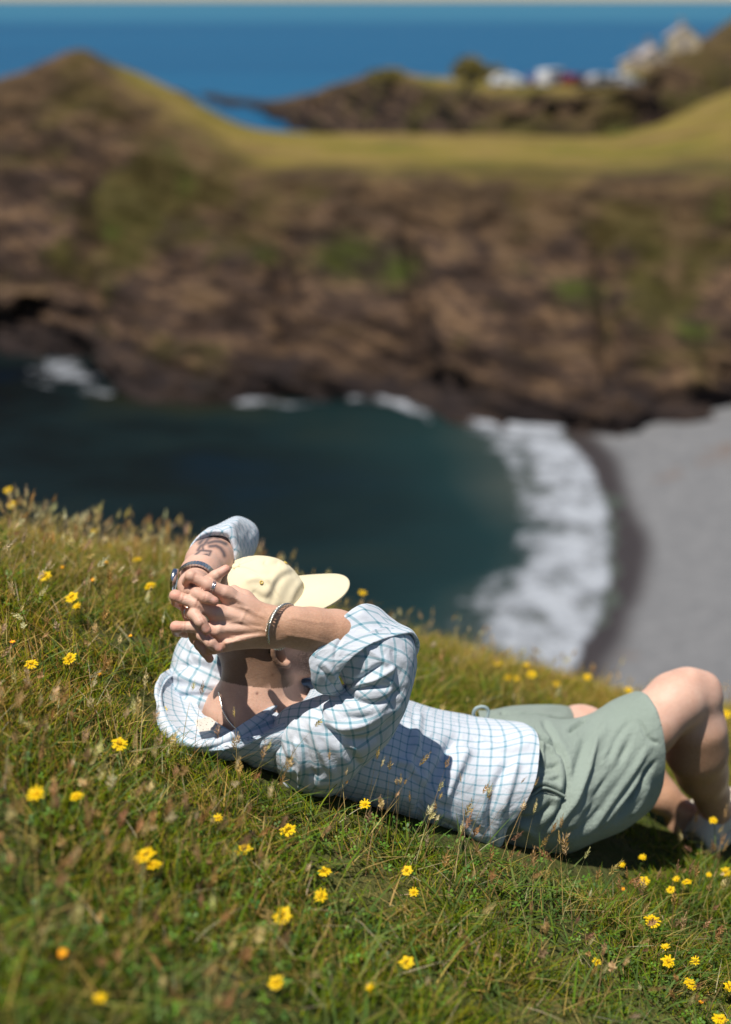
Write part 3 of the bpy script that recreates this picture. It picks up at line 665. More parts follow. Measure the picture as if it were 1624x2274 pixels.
for x, y in ((476, 1335), (459, 1399), (485, 1441), (502, 1264), (390, 1323), (391, 1392), (466, 1463)): red = np.maximum(red, near([(x, y)], 13) * (bpx[:, 2] < 2.5))
nail = np.zeros(len(BV))
for x, y in ((472, 1331), (453, 1397), (480, 1437), (497, 1266)): nail = np.maximum(nail, near([(x, y)], 5.0) * (bpx[:, 2] < 2.42))
tan = np.clip(near([(600, 1392), (745, 1412), (860, 1440)], 60) * (bpx[:, 2] < 2.56) * 1.0, 0, 1)
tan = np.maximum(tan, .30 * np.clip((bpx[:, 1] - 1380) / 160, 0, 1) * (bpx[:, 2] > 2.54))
mole = np.zeros(len(BV))
for x, y, w in ((605, 1499, 3.5), (571, 1540, 3), (619, 1392, 2), (560, 1462, 2.5), (546, 1450, 2)): mole = np.maximum(mole, near([(x, y)], w))
stub = np.zeros(len(BV)); hdl = (BV - HC) @ HM.T
stub = np.clip((hdl[:, 0] - .02) / .03, 0, 1) * np.clip((-.045 - hdl[:, 2]) / .02, 0, 1) * (hdl[:, 2] > -.15)
hair = np.clip((.02 - hdl[:, 0]) / .02, 0, 1) * np.clip((hdl[:, 2] + .092 + .03 * (hdl[:, 0] > -.03)) / .02, 0, 1) * (np.linalg.norm(hdl, axis=1) < .13) * (bpx[:, 2] > 2.55)
# legs
fg = Field(P(1050, 1450, 2.7).clip(None, 9e9) * 0 + np.min([P(860, 1450, 2.6), P(860, 1950, 2.6), P(860, 1950, 3.7), P(1750, 1950, 3.7)], 0) - .05, np.max([P(1750, 1450, 3.7), P(1750, 1950, 3.7), P(1750, 1950, 2.6), P(1750, 1450, 2.7)], 0) + .05, .005)
chain(fg, [(880, 1690, 2.86, 80), (1060, 1735, 2.92, 85), (1200, 1760, 2.98, 80)], .05)
chain(fg, [(1190, 1745, 2.97, 78), (1330, 1690, 3.01, 66), (1430, 1618, 3.04, 64), (1500, 1558, 3.07, 62)], .03)
chain(fg, [(1500, 1556, 3.07, 62), (1528, 1546, 3.10, 60), (1560, 1546, 3.10, 42)], .02)
chain(fg, [(1538, 1512, 3.07, 20), (1568, 1520, 3.09, 22)], .03)
chain(fg, [(1545, 1560, 3.12, 50), (1546, 1620, 3.13, 61), (1547, 1668, 3.16, 63), (1559, 1715, 3.21, 52), (1580, 1765, 3.28, 36), (1591, 1800, 3.33, 30)], .03)
chain(fg, [(1591, 1800, 3.33, 29), (1582, 1822, 3.34, 28), (1636, 1782, 3.42, 26), (1690, 1740, 3.49, 20)], .03)
# far leg: knee dropped outwards, shin coming back
chain(fg, [(1180, 1700, 3.06, 90), (1290, 1640, 3.22, 66), (1370, 1640, 3.40, 50)], .04)
chain(fg, [(1370, 1640, 3.40, 48), (1420, 1710, 3.38, 46), (1470, 1768, 3.36, 34), (1512, 1800, 3.36, 25)], .03)
chain(fg, [(1512, 1800, 3.36, 25), (1504, 1832, 3.37, 23), (1560, 1852, 3.43, 20), (1610, 1866, 3.48, 16)], .02)
LV, LF = surface_nets(fg); LV = relax(LV, LF, 3, .5)
# bare waist core between the two
Vb = np.concatenate([BV, LV]); Fb = np.concatenate([BF, LF + len(BV)])
Z_ = np.zeros(len(LV)); lpx = PX(LV)
legtan_shade = 1.0 * np.clip((lpx[:, 1] - 1600) / 60, 0, 1) * (lpx[:, 0] > 1400)  # calf tan and hair tone, deepened below the knee to imitate shade
t = NT('skin'); p = t.geo()
n1 = t.noise(22, p, 4); n2 = t.noise(170, p, 3); n3 = t.noise(300, t.mapv(p, (.7, .7, 1.5), (0, .4, 0)), 3, .7)
c = t.mix(t.step(n1, .3, .7), (.58, .345, .265), (.69, .45, .355))
c = t.mix(t.math('MULTIPLY', t.attr('tan'), .85), c, t.mix(t.step(n3, .30, .70), (.34, .18, .10), (.53, .31, .20)))  # on the calf this tan also carries painted shade
c = t.mix(t.math('MULTIPLY', t.step(n2, .55, .75), .25), c, (.48, .25, .17))
c = t.mix(t.math('MULTIPLY', t.attr('red'), .55), c, (.66, .24, .17))
c = t.mix(t.math('MULTIPLY', t.attr('nail'), .6), c, (.72, .50, .45))
c = t.mix(t.math('MULTIPLY', t.attr('stubble'), t.step(n3, .35, .6)), c, (.16, .085, .05))
c = t.mix(t.math('MULTIPLY', t.attr('crease'), .45), c, (.38, .15, .10))
c = t.mix(t.attr('mole'), c, (.16, .06, .04)); c = t.mix(t.math('MULTIPLY', t.attr('hairy'), .85), c, t.mix(n3, (.06, .035, .02), (.16, .09, .05)))
c = t.mix(t.math('MULTIPLY', t.attr('tattoo'), .86), c, (.045, .05, .065))
hb = t.math('ADD', t.math('MULTIPLY', n2, .5), t.math('MULTIPLY', n3, .8))
t.P(color=c, rough=.50, spec=.35, sss=.10, normal=t.bump(hb, .42, .0018)); t.b.inputs['Subsurface Radius'].default_value = (.008, .003, .0015); t.b.inputs['Subsurface Scale'].default_value = 1.0
M_skin = t.m
cc = lambda a, b=None: np.concatenate([a, Z_ if b is None else b])
PERSON = empty('person', tuple(P(1180, 1880, 2.86)), 'man in yellow cap and checked shirt lying on the grass, hands clasped behind head', 'person')
BODY = obj('body', Vb, Fb, M_skin, PERSON, attrs={'tattoo': cc(tat), 'red': cc(red), 'nail': cc(nail), 'tan': cc(tan, legtan_shade), 'mole': cc(mole), 'stubble': cc(stub), 'hairy': cc(hair), 'crease': cc(crs)})

# ------------------------------------------------------------------ cloth
NT_ = 16
def ring(A, B, d, e, bow=(0, 0), dd=0.0, n=NT_, sq=1.0):
    """loop of (px, py, depth): from A (front), round the photographer's side, to B, and back round the far side"""
    th = 2 * math.pi * np.arange(n) / n; c, s = np.cos(th), np.sin(th)
    if sq != 1.0: c = np.sign(c) * np.abs(c) ** sq; s = np.sign(s) * np.abs(s) ** sq
    A = np.array(A, float); B = np.array(B, float); m = (A + B) / 2; h = (A - B) / 2
    return np.stack([m[0] + c * h[0] + s * bow[0], m[1] + c * h[1] + s * bow[1], d - e * s + dd * c], -1)
def cloth_grid(rings, nv, nu):
    R_ = np.array(rings, float); R_ = cr(R_, nv); R_ = np.moveaxis(crclosed(np.moveaxis(R_, 1, 0), nu), 0, 1); return R_
def normals(W, closed=True):
    dv = np.gradient(W, axis=0); du = (np.roll(W, -1, 1) - np.roll(W, 1, 1)) if closed else np.gradient(W, axis=1)
    N = np.cross(dv, du); N /= np.linalg.norm(N, axis=-1, keepdims=True) + 1e-12; return N
def pdist(q, pl):
    pl = np.asarray(pl, float); best = np.full(q.shape[:-1], 1e9); tt = np.zeros(q.shape[:-1]); n = len(pl) - 1
    for i, (a, b) in enumerate(zip(pl[:-1], pl[1:])):
        L = b - a; t_ = np.clip(((q - a) @ L) / (L @ L + 1e-9), 0, 1); d = np.linalg.norm(q - a - t_[..., None] * L, axis=-1)
        m = d < best; best = np.where(m, d, best); tt = np.where(m, (i + t_) / n, tt)
    return best, tt
def strokes(W, N, S):
    """sculpt folds: each stroke = (polyline in image px, width px, height m); ends taper"""
    q = PX(W)[..., :2]; face = (N * (-VIEW)).sum(-1); m = np.clip(face * 4 + .3, 0, 1)
    sm = np.linspace(0, 1, 24); D = np.zeros(W.shape[:-1])
    for pl, w, a in S:
        pl = cr(np.array(pl, float), 14) if len(pl) > 2 else np.array(pl, float)
        d, t_ = pdist(q, pl); tp = np.clip(np.minimum(t_, 1 - t_) * 5 + .25, 0, 1)
        D += a * tp * (np.exp(-(d / w) ** 2) * 1.25 - .35 * np.exp(-(d / (w * 2.4)) ** 2))
    return W + N * (D * m)[..., None]
def pull(L):
    def f(W, N):
        q = PX(W)
        for x, y, r, dx, dy in L:
            d = np.hypot(q[..., 0] - x, q[..., 1] - y); k = np.clip(1 - d / r, 0, 1) ** 1.3; fc_ = np.clip(((N * -VIEW).sum(-1) + .6) * 2.5, 0, 1); q[..., 0] += dx * k * fc_; q[..., 1] += dy * k * fc_
        return PW(q)
    return f
def cloth(name, rings, nv, nu, mat, parent, S=(), wr=.0015, seed=0, thick=.0014, uvrot=0.0, wsc=(14, 5), uvscale=1.0, closed=True, extra=None):
    Rg = cloth_grid(rings, nv, nu) if closed else None
    if not closed:
        R_ = np.array(rings, float); R_ = cr(R_, nv); Rg = np.moveaxis(cr(np.moveaxis(R_, 1, 0), nu), 0, 1)
    W = PW(Rg); N = normals(W, closed)
    ctr = W.mean(1, keepdims=True) if closed else None
    if closed:
        if ((W - ctr) * N).sum() < 0: N = -N
    elif (N * -VIEW).sum() < 0: N = -N
    seg = np.linalg.norm(np.diff(W, axis=0), axis=-1).mean(1); v = np.concatenate([[0], np.cumsum(seg)])
    if closed: per = np.linalg.norm(np.roll(W, -1, 1) - W, axis=-1); 
    else: per = np.linalg.norm(np.diff(W, axis=1), axis=-1)
    pm = per.mean(0); u = np.concatenate([[0], np.cumsum(pm)[:nu - 1]])
    U, Vv = np.meshgrid(u, v); uvp = np.stack([U, Vv], -1)
    fold = fbm(v3(U * wsc[0], Vv * wsc[1]), 4, seed); f2 = 1 - np.abs(fbm(v3(U * wsc[0] * 1.6 + 3, Vv * wsc[1] * 1.3), 3, seed + 9)) * 2
    blend = np.ones(nu)
    if closed: blend = np.clip(np.minimum(np.arange(nu), nu - np.arange(nu)) / (nu * .08), 0, 1)
    W = W + N * ((fold * .8 + f2 * .6) * wr * blend)[..., None]
    N = normals(W, closed); N = N if (closed and ((W - ctr) * N).sum() > 0) or (not closed and (N * -VIEW).sum() > 0) else -N
    if S: W = strokes(W, N, S)
    if extra: W = extra(W, N)
    c_, s_ = math.cos(uvrot), math.sin(uvrot)
    uvw = np.stack([U * c_ - Vv * s_, U * s_ + Vv * c_], -1) + .004 * np.stack([fbm(v3(U * 9, Vv * 9), 2, seed + 2), fbm(v3(U * 9, Vv * 9), 2, seed + 4)], -1)
    F = grid_faces(nv, nu, closed); uvf = uvw.reshape(-1, 2)
    o = obj(name, W.reshape(-1, 3), F, mat, parent, uv=uvf * uvscale)
    if closed:                                  # un-wrap the last column
        me = o.data; l = me.uv_layers[0].data; arr = np.empty(len(l) * 2, np.float32); l.foreach_get('uv', arr); arr = arr.reshape(-1, 4, 2)
        fi = np.arange(len(arr)); last = (fi % nu) == nu - 1
        full = per.mean(1).mean() * nu; sh = np.array([full * c_, full * s_]) * uvscale
        # quads are (i,j),(i,j2),(i+1,j2),(i+1,j)
        arr[last, 1] += sh; arr[last, 2] += sh; l.foreach_set('uv', arr.ravel())
    if thick: 
        so = o.modifiers.new('cloth thickness', 'SOLIDIFY'); so.thickness = thick; so.offset = 0
    return o, W
def check_mat(name, s, w, base, line, cross, subsurf=0.0):
    t = NT(name); uv = t.uv(); sp = t.n('SeparateXYZ', {0: uv}); L = []
    for k in (0, 1):
        x = t.math('FRACT', t.math('MULTIPLY', sp.outputs[k], 1 / s)); d = t.math('ABSOLUTE', t.math('SUBTRACT', x, .5))
        a = t.step(d, w / 2 + .022, w / 2 - .022)
        thr = t.math('MULTIPLY_ADD', t.math('SINE', t.math('MULTIPLY', sp.outputs[k], 2 * math.pi * 4 / (w * s))), .12, .80)
        L.append(t.math('MULTIPLY', a, thr))
    wv = t.noise(700, t.mapv(t.n('TexCoord').outputs['UV'], (1, 1, 1)), 2); cr_ = t.noise(60, uv, 4, .65)
    b = t.mix(cr_, tuple(x * .93 for x in base), base)
    c = t.mix(t.math('MULTIPLY', L[0], .80), b, line); c = t.mix(t.math('MULTIPLY', L[1], .80), c, line)
    c = t.mix(t.math('MULTIPLY', t.math('MULTIPLY', L[0], L[1]), .9), c, cross)
    rg_ = t.math('ABSOLUTE', t.math('SUBTRACT', t.noise(24, uv, 3, .6, .6), .5)); h_ = t.math('ADD', t.math('ADD', t.math('MULTIPLY', cr_, .8), t.math('MULTIPLY', wv, .25)), t.math('MULTIPLY', rg_, -2.2))
    t.P(color=c, rough=.85, spec=.15, sheen=.15, normal=t.bump(h_, .55, .004))
    tr = t.n('BsdfTranslucent', {0: c}); mx = t.n('MixShader', {0: .16}); t.t.links.new(t.b.outputs[0], mx.inputs[1]); t.t.links.new(tr.outputs[0], mx.inputs[2]); t.t.links.new(mx.outputs[0], t.out.inputs[0])
    return t.m
WHITE, TEAL, CROSS = (.70, .75, .84), (.17, .39, .48), (.04, .21, .31)
M_chk = check_mat('checked_cotton', .0250, .17, WHITE, TEAL, CROSS)
M_chk2 = check_mat('checked_cotton_small', .0178, .17, WHITE, (.22, .42, .53), (.07, .26, .38))

rim = [(690, 1524, 2.76), (640, 1554, 2.69), (600, 1572, 2.62), (555, 1605, 2.565), (500, 1640, 2.53), (450, 1652, 2.52), (405, 1640, 2.53), (372, 1605, 2.57), (358, 1560, 2.63),
       (362, 1525, 2.70), (385, 1500, 2.76), (440, 1492, 2.82), (510, 1495, 2.86), (580, 1505, 2.86), (640, 1505, 2.86), (690, 1508, 2.82)]
rim1 = [(708, 1530, 2.75), (662, 1564, 2.67), (628, 1596, 2.60), (580, 1626, 2.545), (520, 1656, 2.51), (460, 1668, 2.51), (408, 1655, 2.53), (366, 1615, 2.58), (352, 1562, 2.64),
        (358, 1520, 2.71), (382, 1495, 2.77), (440, 1488, 2.84), (510, 1490, 2.88), (580, 1500, 2.88), (645, 1506, 2.88), (705, 1512, 2.83)]
torso = [rim, rim1,
         ring((690, 1530), (440, 1680), 2.70, .175, (10, 35)),
         ring((720, 1530), (538, 1720), 2.70, .17, (6, 10)),
         ring((765, 1530), (640, 1752), 2.72, .155, dd=.02),
         ring((830, 1538), (760, 1782), 2.74, .15, dd=.035),
         ring((885, 1548), (868, 1804), 2.77, .14, dd=.05),
         ring((960, 1572), (955, 1832), 2.81, .135, (4, 0), dd=.06),
         ring((1035, 1588), (1030, 1862), 2.85, .13, (30, -8), dd=.06),
         ring((1076, 1604), (1062, 1878), 2.87, .135, (98, -34), dd=.06),
         ring((1094, 1612), (1064, 1880), 2.875, .138, (116, -42), dd=.06)]
TS = [([(930, 1570), (925, 1640), (900, 1720), (880, 1790)], 10, .006), ([(1010, 1640), (985, 1690), (950, 1760), (925, 1810)], 13, -.013), ([(1040, 1660), (1010, 1720), (985, 1780)], 12, .008),
      ([(905, 1590), (925, 1660), (950, 1740)], 9, .005), ([(1130, 1690), (1105, 1740), (1090, 1800), (1080, 1850)], 10, -.009), ([(1150, 1690), (1135, 1740), (1115, 1800)], 9, .007),
      ([(960, 1800), (1010, 1820), (1060, 1860)], 10, .006), ([(1060, 1640), (1110, 1660), (1170, 1665)], 9, .005), ([(970, 1650), (1040, 1650), (1120, 1640)], 14, -.004),
      ([(880, 1690), (910, 1700), (940, 1740)], 9, .006),
      # shoulder and back
      ([(420, 1668), (500, 1668), (580, 1625), (660, 1570)], 8, -.007), ([(430, 1690), (520, 1680), (600, 1650)], 10, .004), ([(590, 1680), (560, 1700), (545, 1715)], 8, .004), ([(470, 1690), (540, 1700), (600, 1745)], 9, -.005)]
SHIRT, TW = cloth('shirt', torso, 300, 320, M_chk2, PERSON, TS, wr=.0036, seed=31, uvrot=.08, wsc=(9, 7), extra=pull([(1168, 1645, 56, 12, -14), (1086, 1866, 52, 22, 22)]))
# near sleeve: shoulder -> elbow
sl = [ring((590, 1655), (636, 1752), 2.66, .085),
      ring((604, 1608), (672, 1767), 2.63, .10, (-4, 0)),
      ring((636, 1572), (742, 1765), 2.60, .105),
      ring((690, 1552), (806, 1706), 2.575, .095),
      ring((728, 1540), (866, 1640), 2.56, .085),
      ring((756, 1534), (901, 1568), 2.55, .078),
      ring((768, 1526), (918, 1508), 2.54, .070, (-6, -4)),
      ring((764, 1512), (921, 1462), 2.53, .064, (-16, -10)),
      ring((748, 1492), (908, 1415), 2.525, .060, (-30, -12)),
      ring((728, 1476), (868, 1392), 2.515, .052, (-22, -8))]
SS = [([(640, 1690), (640, 1640), (660, 1600)], 9, .004), ([(705, 1565), (720, 1610), (770, 1665), (800, 1700)], 10, -.008), ([(693, 1600), (705, 1650), (740, 1720)], 9, .006),
      ([(770, 1535), (800, 1560), (850, 1560), (895, 1530)], 9, -.007), ([(768, 1528), (810, 1500), (850, 1475)], 6, -.006), ([(770, 1530), (830, 1510), (880, 1480)], 7, .006), ([(770, 1530), (815, 1525), (870, 1525)], 7, -.005),
      ([(720, 1600), (760, 1640), (830, 1640), (880, 1590)], 11, -.008), ([(700, 1590), (740, 1615), (800, 1610), (860, 1575)], 9, .007), ([(760, 1590), (820, 1595), (890, 1555)], 8, -.004),
      ([(655, 1640), (668, 1690), (665, 1740)], 7, .007), ([(676, 1640), (690, 1700), (700, 1755)], 7, -.005), ([(610, 1640), (640, 1690), (650, 1710)], 9, -.004), ([(606, 1720), (640, 1745), (690, 1745), (760, 1730)], 8, .005),
      ([(600, 1735), (650, 1728), (720, 1715)], 9, -.003), ([(890, 1450), (905, 1500), (890, 1570), (850, 1640)], 9, .004), ([(870, 1440), (885, 1500), (870, 1570)], 8, -.004), ([(790, 1430), (830, 1450), (868, 1480)], 7, .003)]
SLV, SW = cloth('sleeve', sl, 230, 200, M_chk, SHIRT, SS, wr=.0030, seed=41, uvrot=.55, wsc=(10, 6))
# rolled cuff round the near elbow
cf = [ring((812, 1366), (744, 1528), 2.505, .045, (-62, 10)), ring((806, 1352), (738, 1538), 2.505, .056, (-74, 18)), ring((828, 1362), (752, 1544), 2.51, .062, (-76, 12)), ring((866, 1384), (764, 1540), 2.515, .068, (-72, 2)), ring((908, 1409), (772, 1534), 2.52, .073, (-60, -12)), ring((900, 1412), (772, 1528), 2.52, .068, (-56, -12))]
CS = [([(722, 1470), (742, 1500), (762, 1525)], 5, .003), ([(712, 1480), (730, 1510), (752, 1535)], 4, -.003), ([(790, 1372), (830, 1385), (880, 1398)], 6, .003), ([(760, 1415), (745, 1450), (748, 1490)], 5, -.003)]
cloth('cuff', cf, 70, 200, M_chk, SHIRT, CS, wr=.0014, seed=51, uvrot=.35, thick=.0022, extra=pull([(804, 1366, 64, 4, -14), (900, 1412, 34, 12, -6), (704, 1465, 34, -14, 0), (765, 1538, 30, 2, 6)]))
# far shoulder and sleeve, raised behind the head
fs = [ring((362, 1585), (540, 1580), 2.80, .10, (0, 10)), ring((366, 1530), (535, 1540), 2.80, .10, (0, 6)), ring((380, 1480), (530, 1500), 2.80, .09, (0, 4)), ring((387, 1450), (530, 1460), 2.81, .08), ring((398, 1424), (535, 1420), 2.82, .075),
      ring((420, 1395), (545, 1380), 2.83, .07), ring((436, 1330), (560, 1320), 2.84, .065), ring((440, 1260), (562, 1262), 2.85, .06), ring((452, 1220), (556, 1236), 2.85, .055), ring((470, 1195), (545, 1205), 2.85, .04)]
FS = [([(400, 1480), (440, 1475), (500, 1500)], 9, -.008), ([(385, 1500), (430, 1510), (500, 1530)], 9, .006), ([(380, 1550), (440, 1545), (500, 1555)], 8, -.006), ([(420, 1420), (440, 1460), (470, 1470)], 8, .005)]
cloth('sleeve', fs, 140, 140, M_chk, SHIRT, FS, wr=.0022, seed=61, uvrot=.3)
fc = [ring((476, 1188), (470, 1284), 2.67, .012, (-46, 2)), ring((474, 1178), (470, 1292), 2.665, .015, (-53, 2)), ring((482, 1172), (478, 1290), 2.70, .02, (-58, 4)), ring((500, 1164), (488, 1286), 2.76, .02, (-62, 4)), ring((527, 1156), (500, 1280), 2.82, .02, (-58, 12)), ring((520, 1166), (502, 1276), 2.83, .02, (-50, 10))]
cloth('cuff', fc, 60, 140, M_chk2, SHIRT, [([(500, 1170), (520, 1200), (535, 1240)], 6, .003)], wr=.0018, seed=71, uvrot=.8, thick=.0022, extra=pull([(520, 1172, 40, 8, -18)]))
# inside of the gaping back neckline
nb = [(640, 1550, 2.74), (618, 1572, 2.69), (597, 1590, 2.655), (570, 1614, 2.625), (545, 1628, 2.605), (520, 1626, 2.60), (495, 1612, 2.605), (470, 1596, 2.62), (450, 1584, 2.65), (440, 1565, 2.70), (450, 1545, 2.76), (480, 1530, 2.80), (520, 1525, 2.84), (570, 1525, 2.84), (620, 1530, 2.82), (645, 1540, 2.78)]
mid_ = [tuple(.5 * (a + b) for a, b in zip(p_, q_)) for p_, q_ in zip(rim, nb)]; mid_ = [(x, y + 3, d + .018) for x, y, d in mid_]
cloth('yoke_lining', [rim, mid_, nb], 40, 200, M_chk2, SHIRT, [([(390, 1590), (430, 1600), (480, 1630)], 8, .003)], wr=.0014, seed=81, uvrot=.1)
# collar: soft rolled band that follows the rim
m = MB(); rr = crclosed(np.array(rim), 90); 
def band(off0, off1, nm, seed, mat, lift=.0):
    R_ = []
    for k in range(9):
        a = k / 8; y = off0 + (off1 - off0) * a; bulge = math.sin(a * math.pi) * .010
        q = np.array(rim).copy(); 
        nrm = q[:, :2] - np.array([505, 1570]); nrm /= np.linalg.norm(nrm, axis=1, keepdims=True)
        w_ = np.clip((q[:, 1] - 1535) / 60, .12, 1)[:, None]
        q[:, :2] += nrm * y * w_; q[:, 2] -= bulge + lift + .006 * (1 - a); R_.append(q)
    return cloth(nm, R_, 40, 260, mat, SHIRT, (), wr=.0010, seed=seed, uvrot=.05, thick=.002)
band(-7, 20, 'collar', 91, M_chk2)
# label printed inside the yoke
t = NT('neck_label'); n1 = t.noise(240, t.geo(), 2); t.P(color=t.mix(t.step(n1, .60, .66), (.80, .74, .66), (.35, .33, .30)), rough=.8); M_lab = t.m
lab = [[(432, 1600, 2.566), (462, 1592, 2.60), (476, 1600, 2.60)], [(442, 1626, 2.545), (470, 1622, 2.57), (492, 1618, 2.585)]]
lr = [[(x, y, d + .004) for x, y, d in r_] for r_ in lab]
cloth('neck_label', lr, 10, 14, M_lab, SHIRT, (), wr=0.0003, closed=False, thick=.0008)

# shorts
t = NT('sage_linen'); n1 = t.noise(9, t.geo(), 4); n2 = t.noise(160, t.mapv(t.uv(), (1, 4, 1)), 3, .7); n3 = t.noise(70, t.uv(), 4, .7)
c = t.mix(n1, (.245, .305, .268), (.30, .362, .322)); c = t.mix(t.math('MULTIPLY', n2, .35), c, (.33, .40, .36))
t.P(color=c, rough=.85, spec=.15, sheen=.1, normal=t.bump(t.math('ADD', n2, t.math('MULTIPLY', n3, 1.6)), .7, .004)); M_sage = t.m
near_leg = [ring((1062, 1596), (1060, 1866), 2.91, .110, (40, 0), dd=.07), ring((1090, 1594), (1090, 1876), 2.92, .120, (36, -6), dd=.07), ring((1130, 1588), (1140, 1890), 2.91, .140, (34, -8), dd=.05), ring((1190, 1588), (1205, 1896), 2.925, .14, (20, -4), dd=.05),
            ring((1250, 1598), (1268, 1892), 2.935, .135, (14, 0), dd=.05), ring((1310, 1586), (1325, 1868), 2.96, .12, (16, 4), dd=.04), ring((1365, 1554), (1382, 1842), 2.99, .11, (30, 0), dd=.03), ring((1404, 1538), (1432, 1806), 3.02, .115, (46, -12)), ring((1412, 1536), (1440, 1796), 3.025, .112, (50, -12))]
LS = [([(1302, 1596), (1286, 1608), (1264, 1624)], 5, -.012), ([(1325, 1640), (1300, 1720), (1262, 1800), (1225, 1850)], 6, .006), ([(1455, 1690), (1425, 1730), (1395, 1790)], 5, -.006), ([(1400, 1600), (1370, 1640), (1350, 1690)], 7, -.004), ([(1425, 1720), (1380, 1780), (1335, 1835)], 5, .006), ([(1175, 1620), (1200, 1650), (1205, 1700)], 5, .006), ([(1190, 1690), (1215, 1705), (1240, 1700)], 5, -.008), ([(1180, 1720), (1210, 1728), (1240, 1722)], 5, .007), ([(1185, 1640), (1240, 1660), (1262, 1720), (1250, 1790), (1200, 1850)], 6, -.010), ([(1170, 1650), (1225, 1665), (1245, 1720), (1235, 1780)], 8, .005), ([(1160, 1775), (1200, 1752), (1228, 1760), (1250, 1768)], 6, -.015), ([(1155, 1755), (1195, 1738), (1240, 1748)], 8, .010),
      ([(1150, 1820), (1190, 1815), (1225, 1785)], 8, -.012), ([(1400, 1640), (1370, 1700), (1330, 1760), (1290, 1830)], 8, -.008), ([(1440, 1660), (1400, 1720), (1350, 1790), (1300, 1860)], 8, .007), ([(1446, 1700), (1410, 1760), (1370, 1820)], 7, -.008),
      ([(1350, 1600), (1320, 1660), (1290, 1740), (1270, 1810)], 12, .007), ([(1300, 1640), (1275, 1720), (1240, 1800)], 10, -.006), ([(1440, 1740), (1425, 1780), (1400, 1810)], 6, .006), ([(1420, 1600), (1440, 1640), (1462, 1650)], 6, -.005), ([(1205, 1600), (1230, 1640), (1240, 1680)], 7, -.008), ([(1380, 1680), (1340, 1750), (1300, 1800)], 7, .005), ([(1230, 1860), (1290, 1840), (1340, 1790)], 10, -.006), ([(1100, 1850), (1150, 1830), (1190, 1860)], 10, .006)]
SHORTS, _ = cloth('shorts', near_leg, 240, 240, M_sage, PERSON, LS, wr=.0026, seed=101, wsc=(7, 5))
far_leg = [ring((1062, 1578), (1080, 1700), 3.02, .11), ring((1090, 1577), (1110, 1720), 3.04, .12), ring((1140, 1568), (1160, 1730), 3.08, .125), ring((1200, 1565), (1220, 1725), 3.14, .12), ring((1252, 1567), (1275, 1720), 3.20, .11), ring((1282, 1578), (1310, 1715), 3.26, .10)]
FLS = [([(1302, 1596), (1286, 1608), (1264, 1624)], 5, -.012), ([(1325, 1640), (1300, 1720), (1262, 1800), (1225, 1850)], 6, .006), ([(1455, 1690), (1425, 1730), (1395, 1790)], 5, -.006), ([(1400, 1600), (1370, 1640), (1350, 1690)], 7, -.004), ([(1425, 1720), (1380, 1780), (1335, 1835)], 5, .006), ([(1175, 1620), (1200, 1650), (1205, 1700)], 5, .006), ([(1190, 1690), (1215, 1705), (1240, 1700)], 5, -.008), ([(1180, 1720), (1210, 1728), (1240, 1722)], 5, .007), ([(1110, 1580), (1140, 1600), (1180, 1610)], 6, -.006), ([(1140, 1585), (1200, 1590), (1260, 1600)], 9, .006), ([(1100, 1600), (1150, 1625), (1200, 1640)], 8, -.006)]
cloth('shorts_leg', far_leg, 120, 140, M_sage, SHORTS, FLS, wr=.003, seed=111, wsc=(9, 6))
m = MB(); 
for pts in ([(1068, 1600, 2.90), (1052, 1590, 2.89), (1056, 1574, 2.88), (1072, 1569, 2.88), (1084, 1576, 2.885), (1082, 1592, 2.89), (1070, 1600, 2.90)], [(1070, 1600, 2.89), (1082, 1608, 2.885), (1092, 1612, 2.88), (1098, 1624, 2.88)], [(1068, 1600, 2.89), (1056, 1606, 2.88), (1046, 1602, 2.88), (1040, 1608, 2.87)], [(1066, 1604, 2.885), (1076, 1600, 2.88), (1080, 1610, 2.88)]):
    m.tube(PW(cr(np.array(pts, float), 24)), .0034, 8)
m.build('drawstring', simple('cord', (.30, .38, .38), .8), SHORTS)
# side pocket edge
m = MB(); m.tube(PW(cr(np.array([(1152, 1772, 2.775), (1180, 1766, 2.765), (1205, 1750, 2.765), (1230, 1756, 2.775), (1254, 1768, 2.785)], float), 30)), .0028, 6); m.build('pocket_seam', M_sage, SHORTS)

# ------------------------------------------------------------------ cap
t = NT('yellow_canvas'); tc = t.n('TexCoord').outputs['Object']; n1 = t.noise(30, tc, 4); n2 = t.noise(900, tc, 2)
t.P(color=t.mix(n1, (.72, .63, .43), (.78, .70, .50)), rough=.85, spec=.15, sheen=.1, normal=t.bump(t.math('ADD', n2, t.math('MULTIPLY', n1, .6)), .25, .002)); M_cap = t.m
nth, nph = 180, 90
th = 2 * math.pi * np.arange(nth) / nth; ph = np.linspace(0, 1, nph)
TH, PH = np.meshgrid(th, ph); cz = np.cos(PH * math.pi / 2)
rr_ = np.sin(np.clip(1 - PH, 0, 1) * math.pi / 2) ** .68                      # full sides, domed top
hgt = (np.sin(PH * math.pi / 2)) ** .92
fx = np.cos(TH); ly = np.sin(TH)
Rf = np.where(fx > 0, .108, .104); 
f_ = fx * Rf * rr_ * (1 - .06 * hgt * (fx > 0)) - .004; l_ = ly * .086 * rr_; u_ = .004 + .014 * np.clip(fx, 0, 1) * (1 - hgt) + .125 * hgt + .012 * (1 - hgt) * np.clip(-fx, 0, 1)
CW = HC + f_[..., None] * HF + l_[..., None] * HL + u_[..., None] * HU
CN = normals(CW); CN = CN if ((CW - CW.mean((0, 1))) * CN).sum() > 0 else -CN
seamd = np.minimum(np.abs(((TH / (math.pi / 3) + .0) % 1) - 0), 1 - ((TH / (math.pi / 3)) % 1)) * (math.pi / 3) * .1 * rr_
CW = CW + CN * (-.0022 * np.exp(-(seamd / .0016) ** 2) + .0006 * np.exp(-((seamd - .005) / .002) ** 2) + .0022 * fbm(CW * 22, 3, 6) * rr_)[..., None]
